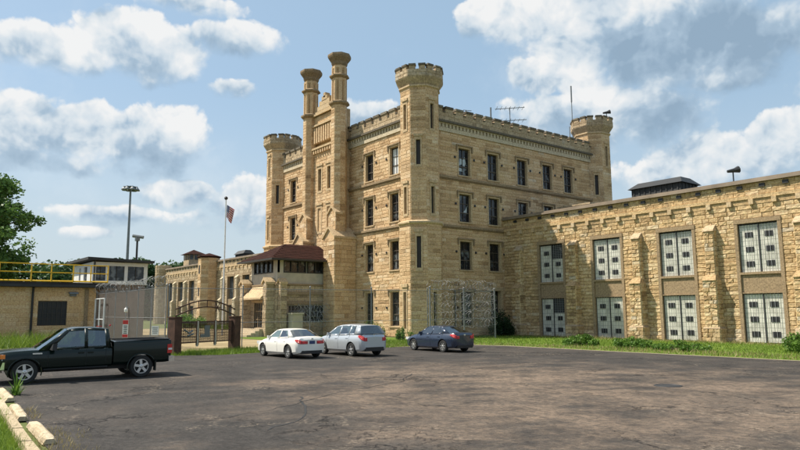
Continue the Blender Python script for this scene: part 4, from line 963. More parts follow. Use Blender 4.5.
fpz = thing('flagpole', 'slender white flagpole with ball top left of the entrance porch', 'flagpole', (-65.7, 27.3, 0)); x, y = -65.7, 27.3
mb = MB(); mb.tube([(x,y,0),(x,y,14.2)], [.11,.065], 8); mb.build('pole', M['pole_white'], fpz)
mb = MB(); mb.lathe((x,y,14.15), [(.03,0),(.14,.07),(.2,.2),(.14,.33),(.02,.4)], 12); mb.build('ball', M['iron'], fpz)
# hanging flag: folded cloth
def mat_flag():
    m, nt, bs, out = newmat('flag_cloth'); g = G(nt); sp = g.n('ShaderNodeSeparateXYZ'); g.l(g.n('ShaderNodeTexCoord').outputs['UV'], sp.inputs[0]); u, v = sp.outputs[0], sp.outputs[1]
    st = g.math('LESS_THAN', g.math('FRACT', g.math('MULTIPLY', v, 6.5)), .5); c = g.mix(st, (.62,.60,.58), (.42,.03,.04))
    can = g.math('MULTIPLY', g.math('LESS_THAN', u, .4), g.math('GREATER_THAN', v, .4615))
    vo = g.n('ShaderNodeTexVoronoi'); vo.inputs['Scale'].default_value = 14.; vo.inputs['Randomness'].default_value = 0.; g.l(g.n('ShaderNodeTexCoord').outputs['UV'], vo.inputs['Vector'])
    bl = g.mix(g.math('LESS_THAN', vo.outputs['Distance'], .28), (.03,.04,.14), (.6,.6,.6)); c = g.mix(can, c, bl); g.l(c, bs.inputs['Base Color']); bs.inputs['Roughness'].default_value = .8; return m
NU, NV = 22, 14; vs = []; fs = []; uvs = []
d = Vector((.61,.79,0)); e = Vector((-.79,.61,0))
for i in range(NU):
    for j in range(NV):
        u_f, v_f = i/(NU-1), j/(NV-1)
        out_ = .10+.85*u_f*(.55+.45*v_f) ; drop = .62*u_f*(1.15-.25*v_f)
        p = Vector((x,y,12.35+1.3*v_f-drop)) + d*out_ + e*(.16*math.sin(u_f*8+v_f*2)*(.3+u_f))
        vs.append(p-Vector((x,y,0))); uvs.append((u_f, v_f))
for i in range(NU-1):
    for j in range(NV-1): a = i*NV+j; fs.append((a, a+NV, a+NV+1, a+1))
me = bpy.data.meshes.new('flag'); me.from_pydata(vs, [], fs); uv = me.uv_layers.new(name='UVMap')
for lp in me.loops: uv.data[lp.index].uv = uvs[lp.vertex_index]
me.shade_smooth(); me.materials.append(mat_flag()); fo = bpy.data.objects.new('flag', me); fo.location = (x, y, 0); COL.objects.link(fo)
sd = fo.modifiers.new('thick', 'SOLIDIFY'); sd.thickness = .012
tag(fo, 'drooping red, white and blue striped flag hanging on the flagpole', 'flag')

# ================================================================== PARKING BLOCKS AND KERB
def parking_block(loc, ang, L, label):
    mb = MB(); w, h = .105, .125; k = 10; base = []
    for i in range(k+1):
        xx = -L/2+L*i/k; j = lambda: rng.uniform(-.007, .007); e = .03 if i in (0, k) else 0
        base.append([(xx, -w-.02+j(), 0), (xx, -w+.01+e+j(), h*.75+j()), (xx, -w*.45+j(), h-e+j()), (xx, w*.45+j(), h-e+j()), (xx, w-.01-e+j(), h*.75+j()), (xx, w+.02+j(), 0)])
    for a, b in zip(base[:-1], base[1:]):
        for q in range(5): mb.poly([a[q], b[q], b[q+1], a[q+1]], rng.random())
    mb.poly(base[0]); mb.poly(base[-1][::-1])
    o = mb.build('parking_block', M['concrete']); o.location = (*loc, .01); o.rotation_euler = (0, 0, ang); tag(o, label, 'parking block', 'concrete parking blocks'); return o
def seg(a, b): a, b = Vector(a), Vector(b); return ((a+b)/2)[:], math.atan2(b.y-a.y, b.x-a.x), (b-a).length
for a, b, lab in (((-15.6,2.48),(-13.3,2.40), 'nearest worn pale concrete parking block at the lot corner'), ((-18.9,2.56),(-16.5,2.42), 'middle worn pale concrete parking block in the row'), ((-23.2,2.75),(-20.3,2.66), 'farthest worn pale concrete parking block by the weed tuft')):
    l, an, L = seg(a, b); parking_block(l, an, L, lab)
def kerb(a, b, label):
    l, an, L = seg(a, b); mb = MB(); mb.hexa([(-L/2,-.1,0),(L/2,-.1,0),(L/2,.1,0),(-L/2,.1,0),(-L/2+.01,-.085,.13),(L/2-.01,-.085,.13),(L/2-.01,.085,.12),(-L/2+.01,.085,.12)], rng.random())
    o = mb.build('kerb_stone', M['concrete']); o.location = (*l, 0); o.rotation_euler = (0,0,an); tag(o, label, 'kerb stone', 'kerb stones along the verge')
for i, (a, b, lab) in enumerate((((-13.2,2.02),(-10.6,1.93), 'kerb stone between verge grass and the nearest parking block'), ((-14.75,2.09),(-13.25,2.02), 'short kerb stone between grass and the gap before the nearest block'), ((-16.9,2.2),(-14.82,2.10), 'kerb stone along the verge beside the middle parking block'), ((-20.0,2.36),(-16.95,2.2), 'farthest kerb stone along the verge, partly overgrown'))): kerb(a, b, lab)
mb = MB(); mb.lathe((0,0,.008), [(.42,0),(.40,.015),(.36,.015),(.355,.008),(.05,.009)], 24)
mh = mb.build('manhole_cover', M['iron']); mh.location = (-11.26, 18.96, 0); tag(mh, 'dark round manhole cover in the asphalt', 'manhole cover')

# ================================================================== FOLIAGE
def leaves(name, mat, clumps, per, size, seed, parent=None, spread=1., world_off=(0,0,0)):
    """clumps: (x,y,z,rx,ry,rz,tone)"""
    r = np.random.default_rng(seed); C_ = np.array(clumps, float); n = len(C_)*per
    cen = np.repeat(C_[:,:3], per, 0); rad = np.repeat(C_[:,3:6], per, 0); tn = np.repeat(C_[:,6], per)
    dv = r.normal(size=(n,3)); dv /= np.linalg.norm(dv, axis=1)[:,None]; dv *= (r.random(n)**.45)[:,None]
    p = cen+dv*rad*spread
    a = r.normal(size=(n,3)); a[:,2] *= .6; a /= np.linalg.norm(a, axis=1)[:,None]; b = np.cross(a, r.normal(size=(n,3))); b /= np.linalg.norm(b, axis=1)[:,None]
    s = size*(.6+.8*r.random(n))[:,None]
    V = np.stack([p-a*s*.5, p+b*s*.32, p+a*s*.5, p-b*s*.32], 1).reshape(-1,3)-np.array(world_off)
    T = np.repeat(np.clip(tn+r.normal(0,.18,n), 0, 1), 4)
    me = bpy.data.meshes.new(name); me.vertices.add(n*4); me.vertices.foreach_set('co', V.astype(np.float32).ravel()); me.loops.add(n*4); me.loops.foreach_set('vertex_index', np.arange(n*4, dtype=np.int32))
    me.polygons.add(n); me.polygons.foreach_set('loop_start', np.arange(0, n*4, 4, dtype=np.int32)); me.update(); me.validate()
    ca = me.color_attributes.new('tone', 'FLOAT_COLOR', 'CORNER'); ca.data.foreach_set('color', np.c_[T,T,T,np.ones_like(T)].astype(np.float32).ravel())
    me.materials.append(mat); o = bpy.data.objects.new(name, me); COL.objects.link(o)
    if parent is not None: o.parent = parent
    return o
def tree(name, label, loc, H, R, seed, nb=34, per=60, size=.34, mat='leaf', base=.22, group=None):
    r = random.Random(seed); t = thing(name, label, 'tree', loc, 0, group)
    mb = MB(); mb.tube([(0,0,0),(.1,.05,H*.18),(-.1,.1,H*.42),(.05,0,H*.75)], [H*.024,H*.019,H*.013,H*.005], 8); cl = []
    for i in range(nb):
        f = base+(1-base)*(i+.5)/nb; a = i*2.4+r.uniform(-.4,.4); prof = math.sin(PI*min(.97, max(.14, (f-base)/(1-base)*.86+.12)))**.7
        rr = R*prof*r.uniform(.55,1.08); z0 = H*(f*.72+.04); p0 = Vector((0,0,z0)); p1 = Vector((math.cos(a)*rr, math.sin(a)*rr, H*f*.93+r.uniform(-.02,.05)*H))
        md = p0.lerp(p1, .5)+Vector((0,0,-.04*H*r.random())); mb.tube([p0, md, p1], [H*.008,H*.005,H*.0015], 5)
        for q in range(4):
            k = r.uniform(.45, 1.08); c = p0.lerp(p1, k)+Vector((r.gauss(0,.09),r.gauss(0,.09),r.gauss(0,.06)))*R
            s = R*r.uniform(.11,.24); cl.append((*c, s*1.15, s*1.15, s*.8, r.uniform(.25,.8)))
    mb.build('trunk', M['bark'], t, world=False); leaves('crown', M[mat], cl, per, size, seed, t); return t
tree('cottonwood_tree', 'large leafy tree rising behind the yellow rail at the left edge', (-86.5, 6.6, 0), 19.0, 6.3, 5, 70, 105, .42)
tree('bushy_tree', 'middle one of the three far trees between the guard cabin and the round end tower', (-206.5, 62.3, 0), 17.3, 4.6, 11, 40, 110, .75, 'leaf_far', .08)
tree('bushy_tree', 'far tree rising just behind the round end tower of the distant wing', (-204.5, 65.2, 0), 16.6, 4.2, 12, 36, 110, .75, 'leaf_far', .08)
tree('bushy_tree', 'far tree closest to the guard cabin roof, left of two others', (-208.2, 57.5, 0), 15.5, 4.5, 13, 36, 110, .75, 'leaf_far', .08)
cl = []; r = random.Random(3)
for i in range(240):       # far wood: an uneven belt of crowns beyond the booth
    f = i/240; px_ = -250+r.uniform(-18,18); yy = -40+f*150+r.uniform(-2,2); h = 18.3+1.6*math.sin(f*19)+1.3*math.sin(f*47+1)+r.uniform(-1.2,1.2)
    for q in range(4): cl.append((px_+yy*.1+r.uniform(-3,3), yy, h*(.08+.265*q)+r.uniform(-1,1), 3.2, 3.2, 2.4, r.uniform(.15,.8)))
tag(leaves('treeline_woods', M['leaf_far'], cl, 80, 1.35, 21), 'belt of far green woods beyond the booth and cabin', 'woods', kind='stuff')
def shrub(label, loc, R, H, seed, mat='leaf_shrub', n=26, per=70, size=.12, group='low shrubs along the wing lawn'):
    r = random.Random(seed); t = thing('shrub', label, 'shrub', loc, 0, group); mb = MB(); cl = []
    for i in range(n):
        a = r.uniform(0, 2*PI); k = math.sqrt(r.random()); x, y = math.cos(a)*R*k, math.sin(a)*R*k; h = H*(1-.6*k*k)*r.uniform(.55,1.1)
        mb.tube([(x*.3,y*.3,0),(x*.8,y*.8,h*.6),(x,y,h)], [.03,.02,.008], 4); cl.append((x, y, h*.75, R*.24, R*.24, H*.22, r.uniform(.2,.85))); cl.append((x, y, h*.35, R*.24, R*.24, H*.22, r.uniform(.1,.6)))
    mb.build('stem', M['bark'], t, world=False); leaves('foliage', M[mat], cl, per, size, seed, t); return t
shrub('low green shrub before the second pair of tall wing windows', (-27.9, 36.6, 0), 1.25, .8, 31); shrub('broad green shrub on the lawn below the second buttress', (-24.2, 36.8, 0), 1.2, .75, 32)
shrub('flat green shrub nearest the parking lot edge', (-20.6, 36.2, 0), 1.4, .6, 33); shrub('taller dark green bush at the right edge of the lawn', (-14.6, 38.8, 0), 1.3, 1.5, 34, n=34)
shrub('dark evergreen bush beside the shaded doorway', (-43.4, 45.3, 0), 1.05, 2.6, 35, 'leaf_dark', 40, 80, .14, None)
shrub('leafy weed bush behind the silver car by the fence', (-43.2, 30.4, 0), 1.1, 1.9, 36, n=22, per=45, group=None)
shrub('small weed bush at the foot of the corner tower', (-42.8, 33.4, 0), .8, 1.2, 37, n=18, per=45, group=None)
shrub('green bush at the foot of the round end tower', (-101, 36, 0), 3.2, 2.6, 38, n=30, per=60, size=.25, group=None)
r = random.Random(9); mb = MB(); c = (-21.9, 3.0)
for i in range(75):
    a = r.uniform(0, 2*PI); h = r.uniform(.10, .42) if i > 8 else r.uniform(.5, .75); o_ = r.uniform(.02, .22); w_ = r.uniform(.012, .022); d = Vector((math.cos(a), math.sin(a), 0)); q = Vector((-d.y, d.x, 0))*w_; b = Vector((*c, 0))+d*o_*.5; m_ = b+d*o_*.5+Vector((0,0,h*.6)); t_ = b+d*o_*1.6+Vector((0,0,h))
    tn = r.random(); mb.poly([b-q, b+q, m_+q*.9, m_-q*.9], tn); mb.poly([m_-q*.9, m_+q*.9, t_], tn)
tag(mb.build('weed_tuft', M['leaf_shrub'], None), 'spiky green weed tuft beside the farthest parking block', 'weed')

# ================================================================== VEHICLES (local: +x forward, +y left)
def pchip(xs, ys, q):
    xs, ys = np.array(xs, float), np.array(ys, float); h = np.diff(xs); dl = np.diff(ys)/h; m = np.zeros_like(xs); m[0], m[-1] = dl[0], dl[-1]
    for i in range(1, len(xs)-1):
        if dl[i-1]*dl[i] > 0: w1, w2 = 2*h[i]+h[i-1], h[i]+2*h[i-1]; m[i] = (w1+w2)/(w1/dl[i-1]+w2/dl[i])
    i = np.clip(np.searchsorted(xs, q)-1, 0, len(h)-1); t = (q-xs[i])/h[i]; t2, t3 = t*t, t*t*t
    return (2*t3-3*t2+1)*ys[i]+(t3-2*t2+t)*h[i]*m[i]+(-2*t3+3*t2)*ys[i+1]+(t3-t2)*h[i]*m[i+1]
class Shell:
    def __init__(s, st):
        st = sorted(st); s.st = np.array(st); s.x0, s.x1 = st[0][0], st[-1][0]
    def at(s, x): return [float(pchip(s.st[:,0], s.st[:,i], x)) for i in range(1, 5)]   # zbot, ztop, wmid, wtop
    def build(s, name, mat, parent, wheels, wr, n=54):
        ang = np.linspace(0, PI, n); xs = (s.x0+s.x1)/2-(s.x1-s.x0)/2*np.cos(ang)*(.35+.65*1) ; xs = np.linspace(s.x0, s.x1, n)
        mb = MB(); rows = []
        for x in xs:
            zb, zt, wm, wt = s.at(x); zs = zb+(zt-zb)*.12; zm = zb+(zt-zb)*.55; zh = zb+(zt-zb)*.86
            half = [(0, zb), (wm*.88, zb), (wm*.965, zs), (wm, zm), (wm*.985, zb+(zt-zb)*.72), (wm*.6+wt*.4, zh), (wt, zt-.015), (wt*.8, zt+.012), (0, zt+.03)]
            ring = [(x, y, z) for y, z in half] + [(x, -y, z) for y, z in reversed(half[1:-1])]; rows.append(ring)
        b = len(mb.v); k = len(rows[0])
        for rr in rows: mb.v += rr
        for i in range(n-1):
            for j in range(k): j2 = (j+1) % k; mb.f.append((b+i*k+j, b+(i+1)*k+j, b+(i+1)*k+j2, b+i*k+j2)); mb.t.append(.5)
        mb.f.append(tuple(b+j for j in range(k))); mb.t.append(.5); mb.f.append(tuple(b+(n-1)*k+j for j in reversed(range(k)))); mb.t.append(.5)
        o = mb.build(name, mat, parent, world=False); bm = bmesh.new(); bm.from_mesh(o.data); bmesh.ops.recalc_face_normals(bm, faces=bm.faces); bm.to_mesh(o.data); bm.free()
        cut = MB()
        for wx in wheels:
            for sy in (-1, 1):
                y0, y1 = sorted((sy*(s.at(wx)[2]-.30), sy*(s.at(wx)[2]+.3))); cut.lathe((wx, 0, wr), [(wr+.075, y0), (wr+.075, y1)], 28, axis='y', rot=0)
        co = cut.build('cutter', M['black_plastic'], None); bm = bmesh.new(); bm.from_mesh(co.data); bmesh.ops.recalc_face_normals(bm, faces=bm.faces); bm.to_mesh(co.data); bm.free()
        md = o.modifiers.new('b', 'BOOLEAN'); md.object = co; md.operation = 'DIFFERENCE'; md.solver = 'EXACT'; md.material_mode = 'TRANSFER'
        par = o.parent; o.parent = None; bpy.context.view_layer.update(); dg = bpy.context.evaluated_depsgraph_get(); nm = bpy.data.meshes.new_from_object(o.evaluated_get(dg)); o.modifiers.clear(); o.data = nm; o.parent = par
        bpy.data.objects.remove(co); nm.shade_smooth(); nm.set_sharp_from_angle(angle=math.radians(28)); return o
def wheel(parent, x, y, r, w, spokes, tyre='rubber'):
    s = 1 if y > 0 else -1; mb = MB()
    mb.lathe((0,0,0), [(r*.66,-w/2),(r*.93,-w/2),(r,-w/2+.03),(r,w/2-.03),(r*.93,w/2),(r*.66,w/2),(r*.64,0),(r*.66,-w/2)], 30, axis='y', cap=False); o = mb.build('wheel', M['rubber'], parent, world=False, smooth=40); o.location = (x, y, r)
    rm = MB(); yo = s*(w/2-.035); rm.lathe((0,yo,0), [(r*.66,-.09),(r*.68,0.02),(r*.60,.02),(r*.57,-.06)], 30, axis='y', cap=False)
    rm.lathe((0,yo,0), [(r*.17,-.04),(r*.17,.02),(r*.1,.035 if s > 0 else .02)], 14, axis='y')
    for i in range(spokes):
        t = 2*PI*i/spokes+.2; c = Vector((math.cos(t), 0, math.sin(t))); q = Vector((-math.sin(t), 0, math.cos(t)))
        rm.obox(Vector((0,yo-s*.005,0))+c*r*.38, c*r*.24, Vector((0,.02,0)), q*r*(.085 if spokes > 6 else .115))
    rm.build('rim', M['alloy'], o, world=False, smooth=40)
    hb = MB(); hb.lathe((0,0,0), [(r*.6,yo-s*.12),(r*.6,yo-s*.10)] if s > 0 else [(r*.6,yo-s*.10),(r*.6,yo-s*.12)], 20, axis='y'); hb.build('brake_disc', M['black_plastic'], o, world=False); return o
def greenhouse(th, sides, ws, rw_, zbelt, wb, wr_, zr, paint, crown=.05, seats=((.1, .38), (.1, -.38))):
    """sides: list of (xb, xt, kind) panels rear->front boundaries; ws/rw_: (x_base, z_base, x_top) of wind- and rear screens"""
    P = lambda xb, xt, f, s: (xb+(xt-xb)*f, s*(wb+(wr_-wb)*f), zbelt(xb)+(zr(xt)-zbelt(xb))*f)
    shell = MB()
    for s in (-1, 1):
        for (a, b, kind) in sides:
            lo, hi = (.10, .90) if kind == 'g' else (0, 1)
            q = [P(a[0],a[1],lo,s), P(b[0],b[1],lo,s), P(b[0],b[1],hi,s), P(a[0],a[1],hi,s)]
            if kind == 'g':
                g = MB(); g.poly(q if s < 0 else q[::-1]); g.build('side_window', M['carglass'], th, world=False)
                for l2, h2 in ((-.02, .10), (.90, 1.)):
                    q2 = [P(a[0],a[1],l2,s), P(b[0],b[1],l2,s), P(b[0],b[1],h2,s), P(a[0],a[1],h2,s)]; shell.poly(q2 if s < 0 else q2[::-1])
            else: q = [P(a[0],a[1],-.02,s), P(b[0],b[1],-.02,s), P(b[0],b[1],1,s), P(a[0],a[1],1,s)]; shell.poly(q if s < 0 else q[::-1])
    # roof with crown
    xa, xb = sides[0][0][1], sides[-1][1][1]; nx, ny = 14, 10; b = len(shell.v)
    for i in range(nx+1):
        x = xa+(xb-xa)*i/nx
        for j in range(ny+1):
            f = j/ny*2-1; e = 1-abs(2*i/nx-1)**4*.4; shell.v.append((x, f*wr_, zr(x)+crown*(1-abs(f)**2.6)*e))
    for i in range(nx):
        for j in range(ny): q = b+i*(ny+1)+j; shell.f.append((q, q+ny+1, q+ny+2, q+1)); shell.t.append(.5)
    for (xb_, zb_, xt_), nm, sg in ((ws, 'windscreen', 1), (rw_, 'rear_window', -1)):
        k = 8; g = MB(); ring = []
        for r_ in range(5):
            f = r_/4; ring.append([(xb_+(xt_-xb_)*f + sg*.07*(1-(j/k*2-1)**2)*(1-f*.6), (j/k*2-1)*(wb*.985+(wr_*.97-wb*.985)*f), zb_+(zr(xt_)+crown*(1-abs(j/k*2-1)**2.6)*.6-zb_)*f) for j in range(k+1)])
        for r_ in range(4):
            for j in range(k):
                q = [ring[r_][j], ring[r_][j+1], ring[r_+1][j+1], ring[r_+1][j]]
                (g if (0 < j < k-1 or True) else shell).poly(q if sg > 0 else q[::-1])
        g.build(nm, M['carglass' if sg > 0 else 'privacy'], th, world=False, smooth=60)
    o = shell.build('roof', paint, th, world=False, smooth=35); sm = o.modifiers.new('t', 'SOLIDIFY'); sm.thickness = .025; sm.offset = -1
    for sx, sy in seats:
        st = MB(); z = zbelt(sx)-.04; st.hexa([(sx-.1,sy-.22,z-.2),(sx+.08,sy-.22,z-.2),(sx+.08,sy+.22,z-.2),(sx-.1,sy+.22,z-.2),(sx-.2,sy-.2,z+.24),(sx-.1,sy-.2,z+.24),(sx-.1,sy+.2,z+.24),(sx-.2,sy+.2,z+.24)]); st.box(sx-.22, sx-.12, sy-.12, sy+.12, z+.245, z+.40)
        st.build('seat', M['seat'], th, world=False)
def seam(mb, sh, x0, x1, zf0, zf1, s, w=.012):
    pts = []
    for i in range(9):
        f = i/8; x = x0+(x1-x0)*f; zb, zt, wm, wt = sh.at(x); k = zf0+(zf1-zf0)*f
        y = np.interp(k, [0, .12, .55, .72, .86, 1], [wm*.88, wm*.965, wm, wm*.985, wm*.6+wt*.4, wt]); pts.append((x, s*(y+.002), zb+(zt-zb)*k))
    mb.tube(pts, w/2, 4)
def on_side(sh, x, k):
    zb, zt, wm, wt = sh.at(x); return float(np.interp(k, [0, .12, .55, .72, .86, 1], [wm*.88, wm*.965, wm, wm*.985, wm*.6+wt*.4, wt])), zb+(zt-zb)*k
def mirrors(th, x, y, z, paint, sz=1.):
    for s in (-1, 1):
        mb = MB(); mb.hexa([(x-.05*sz,s*y,z),(x+.07*sz,s*y,z),(x+.05*sz,s*(y+.2*sz),z),(x-.05*sz,s*(y+.2*sz),z),(x-.05*sz,s*y,z+.12*sz),(x+.05*sz,s*y,z+.10*sz),(x+.03*sz,s*(y+.2*sz),z+.15*sz),(x-.05*sz,s*(y+.2*sz),z+.16*sz)]); mb.build('mirror', paint, th, world=False)
def car(name, label, loc, rot, L, st, wheels, wr, paint, sides, ws, rw_, zb, wb, wrf, zrf, kind, plate, spokes=7):
    th = thing(name, label, 'car', loc, rot, None); sh = Shell(st); P = M[paint]
    sh.build('body', P, th, wheels, wr)
    greenhouse(th, sides, ws, rw_, zb, wb, wrf, zrf, P)
    w0 = max(sh.at(wheels[0])[2], sh.at(wheels[1])[2])
    for wx in wheels:
        for s in (-1, 1): wheel(th, wx, s*(w0-.125), wr, .21, spokes)
    sm = MB()
    for s in (-1, 1):
        for x in kind['doors']: seam(sm, sh, x, x, .08, .99, s)
        seam(sm, sh, kind['doors'][0], kind['doors'][-1], .10, .10, s)
    sm.build('door_seam', M['black_plastic'], th, world=False)
    for s in (-1, 1):
        for x in kind['handles']:
            y, z = on_side(sh, x, .80); mb = MB(); mb.box(x-.1, x+.1, s*y-.02, s*y+.02, z-.015, z+.02); mb.build('door_handle', P, th, world=False)
    xr = sh.x0
    for s in (-1, 1):
        x0_, x1_, k0, k1, k2, yin = kind['tail']; mb = MB(); xs_ = np.linspace(sh.x0+.004, x1_, 9); rows = []
        for i, x in enumerate(xs_):
            f = i/8; lo, hi = k0+(k2-k0)*f, k1-(k1-k2)*.25*f; row = []
            for k in np.linspace(lo, hi, 4):
                y, z = on_side(sh, x, k); row.append((x-.014*(1-f), s*(y+.012), z))
            rows.append(row)
        zl = [p[2] for p in rows[0]]; rows.insert(0, [(sh.x0-.012, s*yin, z) for z in zl])
        for i in range(len(rows)-1):
            for j in range(3):
                q = [rows[i][j], rows[i+1][j], rows[i+1][j+1], rows[i][j+1]]; mb.poly(q if s < 0 else q[::-1])
        o = mb.build('tail_light', M['lens_red'], th, world=False, smooth=40); md = o.modifiers.new('t', 'SOLIDIFY'); md.thickness = .01; md.offset = -1
    zp = kind['plate']; mb = MB(); mb.box(zp[0]-.02, zp[0]+.02, -.16, .16, zp[1]-.08, zp[1]+.08); mb.build('number_plate', M[plate], th, world=False)
    bz = kind['bump']; mb = MB(); mb.box(bz[0]-.015, bz[0]+.30, -.58, .58, bz[1], bz[2]); mb.build('lower_bumper', M['black_plastic'], th, world=False)
    for s in (-1, 1):
        mb = MB(); mb.obox((sh.x1-.22, s*.62, .68), (.16,0,.02), (0,.14,0), (0,0,.07)); mb.build('headlight', M['lens_clear'], th, world=False)
    mb = MB()
    for i in range(3): mb.box(sh.x1-.06, sh.x1+.012, -.4, .4, .42+.07*i, .46+.07*i)
    mb.build('front_grille', M['black_plastic'], th, world=False)
    mirrors(th, kind['mir'][0], wb-.04, kind['mir'][1], P)
    mb = MB(); mb.box(kind['badge'][0]-.012, kind['badge'][0]+.01, -.06, .06, kind['badge'][1]-.03, kind['badge'][1]+.03); mb.build('emblem', M['chrome'], th, world=False)
    return th
# white saloon
st = [(-2.28,.40,.92,.60,.52),(-2.22,.30,1.00,.74,.64),(-2.05,.25,1.05,.83,.70),(-1.6,.21,1.06,.885,.74),(-1.0,.20,1.00,.90,.78),(0,.19,.96,.90,.80),(.85,.19,.96,.895,.79),(1.05,.2,.94,.89,.76),(1.6,.21,.86,.875,.70),(2.0,.23,.74,.80,.62),(2.2,.28,.62,.68,.52),(2.28,.36,.56,.52,.4)]
zb = lambda x: float(np.interp(x, [-2.2,-1.5,-.5,.5,1.0], [1.04,1.06,.985,.96,.95])); zr = lambda x: float(np.interp(x, [-1.2,-.8,-.3,.1,.4], [1.36,1.40,1.415,1.405,1.36]))
sides = [((-1.75,-1.02),(-1.2,-.85),'p'), ((-1.2,-.85),(-.32,-.32),'g'), ((-.32,-.32),(-.22,-.24),'p'), ((-.22,-.24),(.82,.16),'g'), ((.82,.16),(1.06,.30),'p')]
car('white_saloon', 'white four-door saloon parked leftmost in the row of three cars', (-31.25, 16.7, .006), PI+.02, 4.56, st, (-1.36, 1.34), .325, 'paint_white', sides, (1.06,.95,.30), (-1.75,1.05,-1.02), zb, .755, .57, zr,
    dict(doors=(.98,-.27,-1.28), handles=(-.05,-1.0), tail=(-2.28,-1.98,.62,.90,.80,.26), plate=(-2.27,.80), bump=(-2.27,.24,.40), mir=(.72,.94), badge=(-2.28,.98)), 'plate_blue')
# silver hatchback crossover
st = [(-2.26,.42,.98,.66,.60),(-2.2,.34,1.08,.78,.68),(-2.0,.28,1.14,.86,.74),(-1.5,.25,1.13,.905,.78),(-.8,.24,1.08,.91,.80),(0,.23,1.05,.91,.81),(.85,.23,1.05,.905,.80),(1.1,.24,1.03,.90,.78),(1.6,.25,.97,.88,.72),(2.0,.28,.86,.82,.64),(2.25,.34,.72,.70,.54),(2.34,.42,.62,.52,.4)]
zb = lambda x: float(np.interp(x, [-2.2,-1.4,-.4,.5,1.1], [1.18,1.13,1.08,1.05,1.04])); zr = lambda x: float(np.interp(x, [-2.0,-1.5,-.8,0,.35], [1.54,1.58,1.61,1.58,1.52]))
sides = [((-2.12,-1.85),(-1.55,-1.5),'p'), ((-1.55,-1.42),(-1.12,-1.15),'g'), ((-1.12,-1.15),(-1.02,-1.05),'p'), ((-1.02,-1.05),(-.2,-.22),'g'), ((-.2,-.22),(-.1,-.14),'p'), ((-.1,-.14),(.92,.14),'g'), ((.92,.14),(1.16,.28),'p')]
car('silver_crossover', 'silver compact crossover parked in the middle of the three cars', (-30.35, 19.9, .006), PI+.02, 4.6, st, (-1.34, 1.34), .345, 'paint_silver', sides, (1.16,1.04,.28), (-2.14,1.16,-1.85), zb, .80, .60, zr,
    dict(doors=(1.0,-.15,-1.15), handles=(.05,-.95), tail=(-2.26,-1.92,.66,.97,.86,.48), plate=(-2.215,.90), bump=(-2.25,.28,.48), mir=(.80,1.04), badge=(-2.20,1.08)), 'plate_white', 5)
# blue saloon
st = [(-2.30,.40,.94,.62,.52),(-2.24,.30,1.04,.76,.66),(-2.05,.25,1.08,.84,.71),(-1.6,.21,1.07,.89,.74),(-1.0,.20,1.01,.90,.78),(0,.19,.98,.90,.80),(.85,.19,.97,.895,.79),(1.05,.2,.96,.89,.76),(1.6,.21,.90,.875,.70),(2.0,.23,.79,.80,.62),(2.2,.28,.66,.68,.52),(2.28,.36,.58,.52,.4)]
zb = lambda x: float(np.interp(x, [-2.2,-1.5,-.5,.5,1.0], [1.07,1.07,1.0,.98,.97])); zr = lambda x: float(np.interp(x, [-1.3,-.8,-.3,.1,.4], [1.35,1.42,1.44,1.42,1.37]))
sides = [((-1.85,-1.12),(-1.25,-.92),'p'), ((-1.25,-.92),(-.32,-.34),'g'), ((-.32,-.34),(-.22,-.26),'p'), ((-.22,-.26),(.82,.16),'g'), ((.82,.16),(1.08,.30),'p')]
car('blue_saloon', 'dark blue-grey saloon parked rightmost of the three cars', (-29.75, 25.75, .006), PI-.02, 4.6, st, (-1.36, 1.34), .335, 'paint_blue', sides, (1.08,.97,.30), (-1.85,1.07,-1.12), zb, .755, .57, zr,
    dict(doors=(.98,-.27,-1.30), handles=(-.05,-1.02), tail=(-2.30,-1.96,.66,.94,.84,.40), plate=(-2.27,.80), bump=(-2.29,.24,.40), mir=(.72,.96), badge=(-2.29,.97)), 'plate_white', 7)

# black pickup
pk = thing('pickup_truck', 'black extended-cab pickup truck parked side-on at the left edge', 'pickup truck', (-25.9, 5.2, .006), -PI/2 - .02)
pk.location.y += .30; ROOT[pk] = (-25.9, 5.5, .006)
FX, RX, WR = 1.86, -1.84, .39
st = [(-.82,.47,1.13,.99,.93),(0,.46,1.13,.995,.93),(.9,.46,1.13,.995,.92),(1.25,.46,1.13,1.0,.90),(1.55,.47,1.15,1.005,.88),(2.3,.48,1.12,1.0,.86),(2.6,.50,1.08,.97,.83),(2.74,.55,1.03,.92,.80),(2.79,.62,.95,.86,.76)]
fs_ = Shell(st); fs_.build('body', M['paint_black'], pk, (FX,), WR, 50)
bs_ = [(-2.89,.60,1.36,.96,.94),(-2.85,.55,1.385,.985,.95),(-2.6,.52,1.385,1.0,.95),(-1.84,.52,1.375,1.01,.95),(-1.2,.50,1.365,1.0,.95),(-.875,.50,1.36,.99,.95)]
bd = Shell(bs_)
bo = bd.build('cargo_bed', M['paint_black'], pk, (RX,), WR, 40)
co = MB(); co.box(-2.77, -.98, -.76, .76, .80, 1.9); co = co.build('cutter', M['black_plastic'], None); md = bo.modifiers.new('b', 'BOOLEAN'); md.object = co; md.operation = 'DIFFERENCE'; md.solver = 'EXACT'; md.material_mode = 'TRANSFER'
par = bo.parent; bo.parent = None; bpy.context.view_layer.update(); nm = bpy.data.meshes.new_from_object(bo.evaluated_get(bpy.context.evaluated_depsgraph_get())); bo.modifiers.clear(); bo.data = nm; bo.parent = par; bpy.data.objects.remove(co); nm.shade_smooth(); nm.set_sharp_from_angle(angle=math.radians(28))
mb = MB()
for s in (-1, 1): mb.box(-2.83, -.95, s*.86-.08, s*.86+.08, 1.388, 1.415)
mb.box(-2.87, -2.76, -.78, .78, 1.392, 1.42); mb.build('bed_rail', M['black_plastic'], pk, world=False)
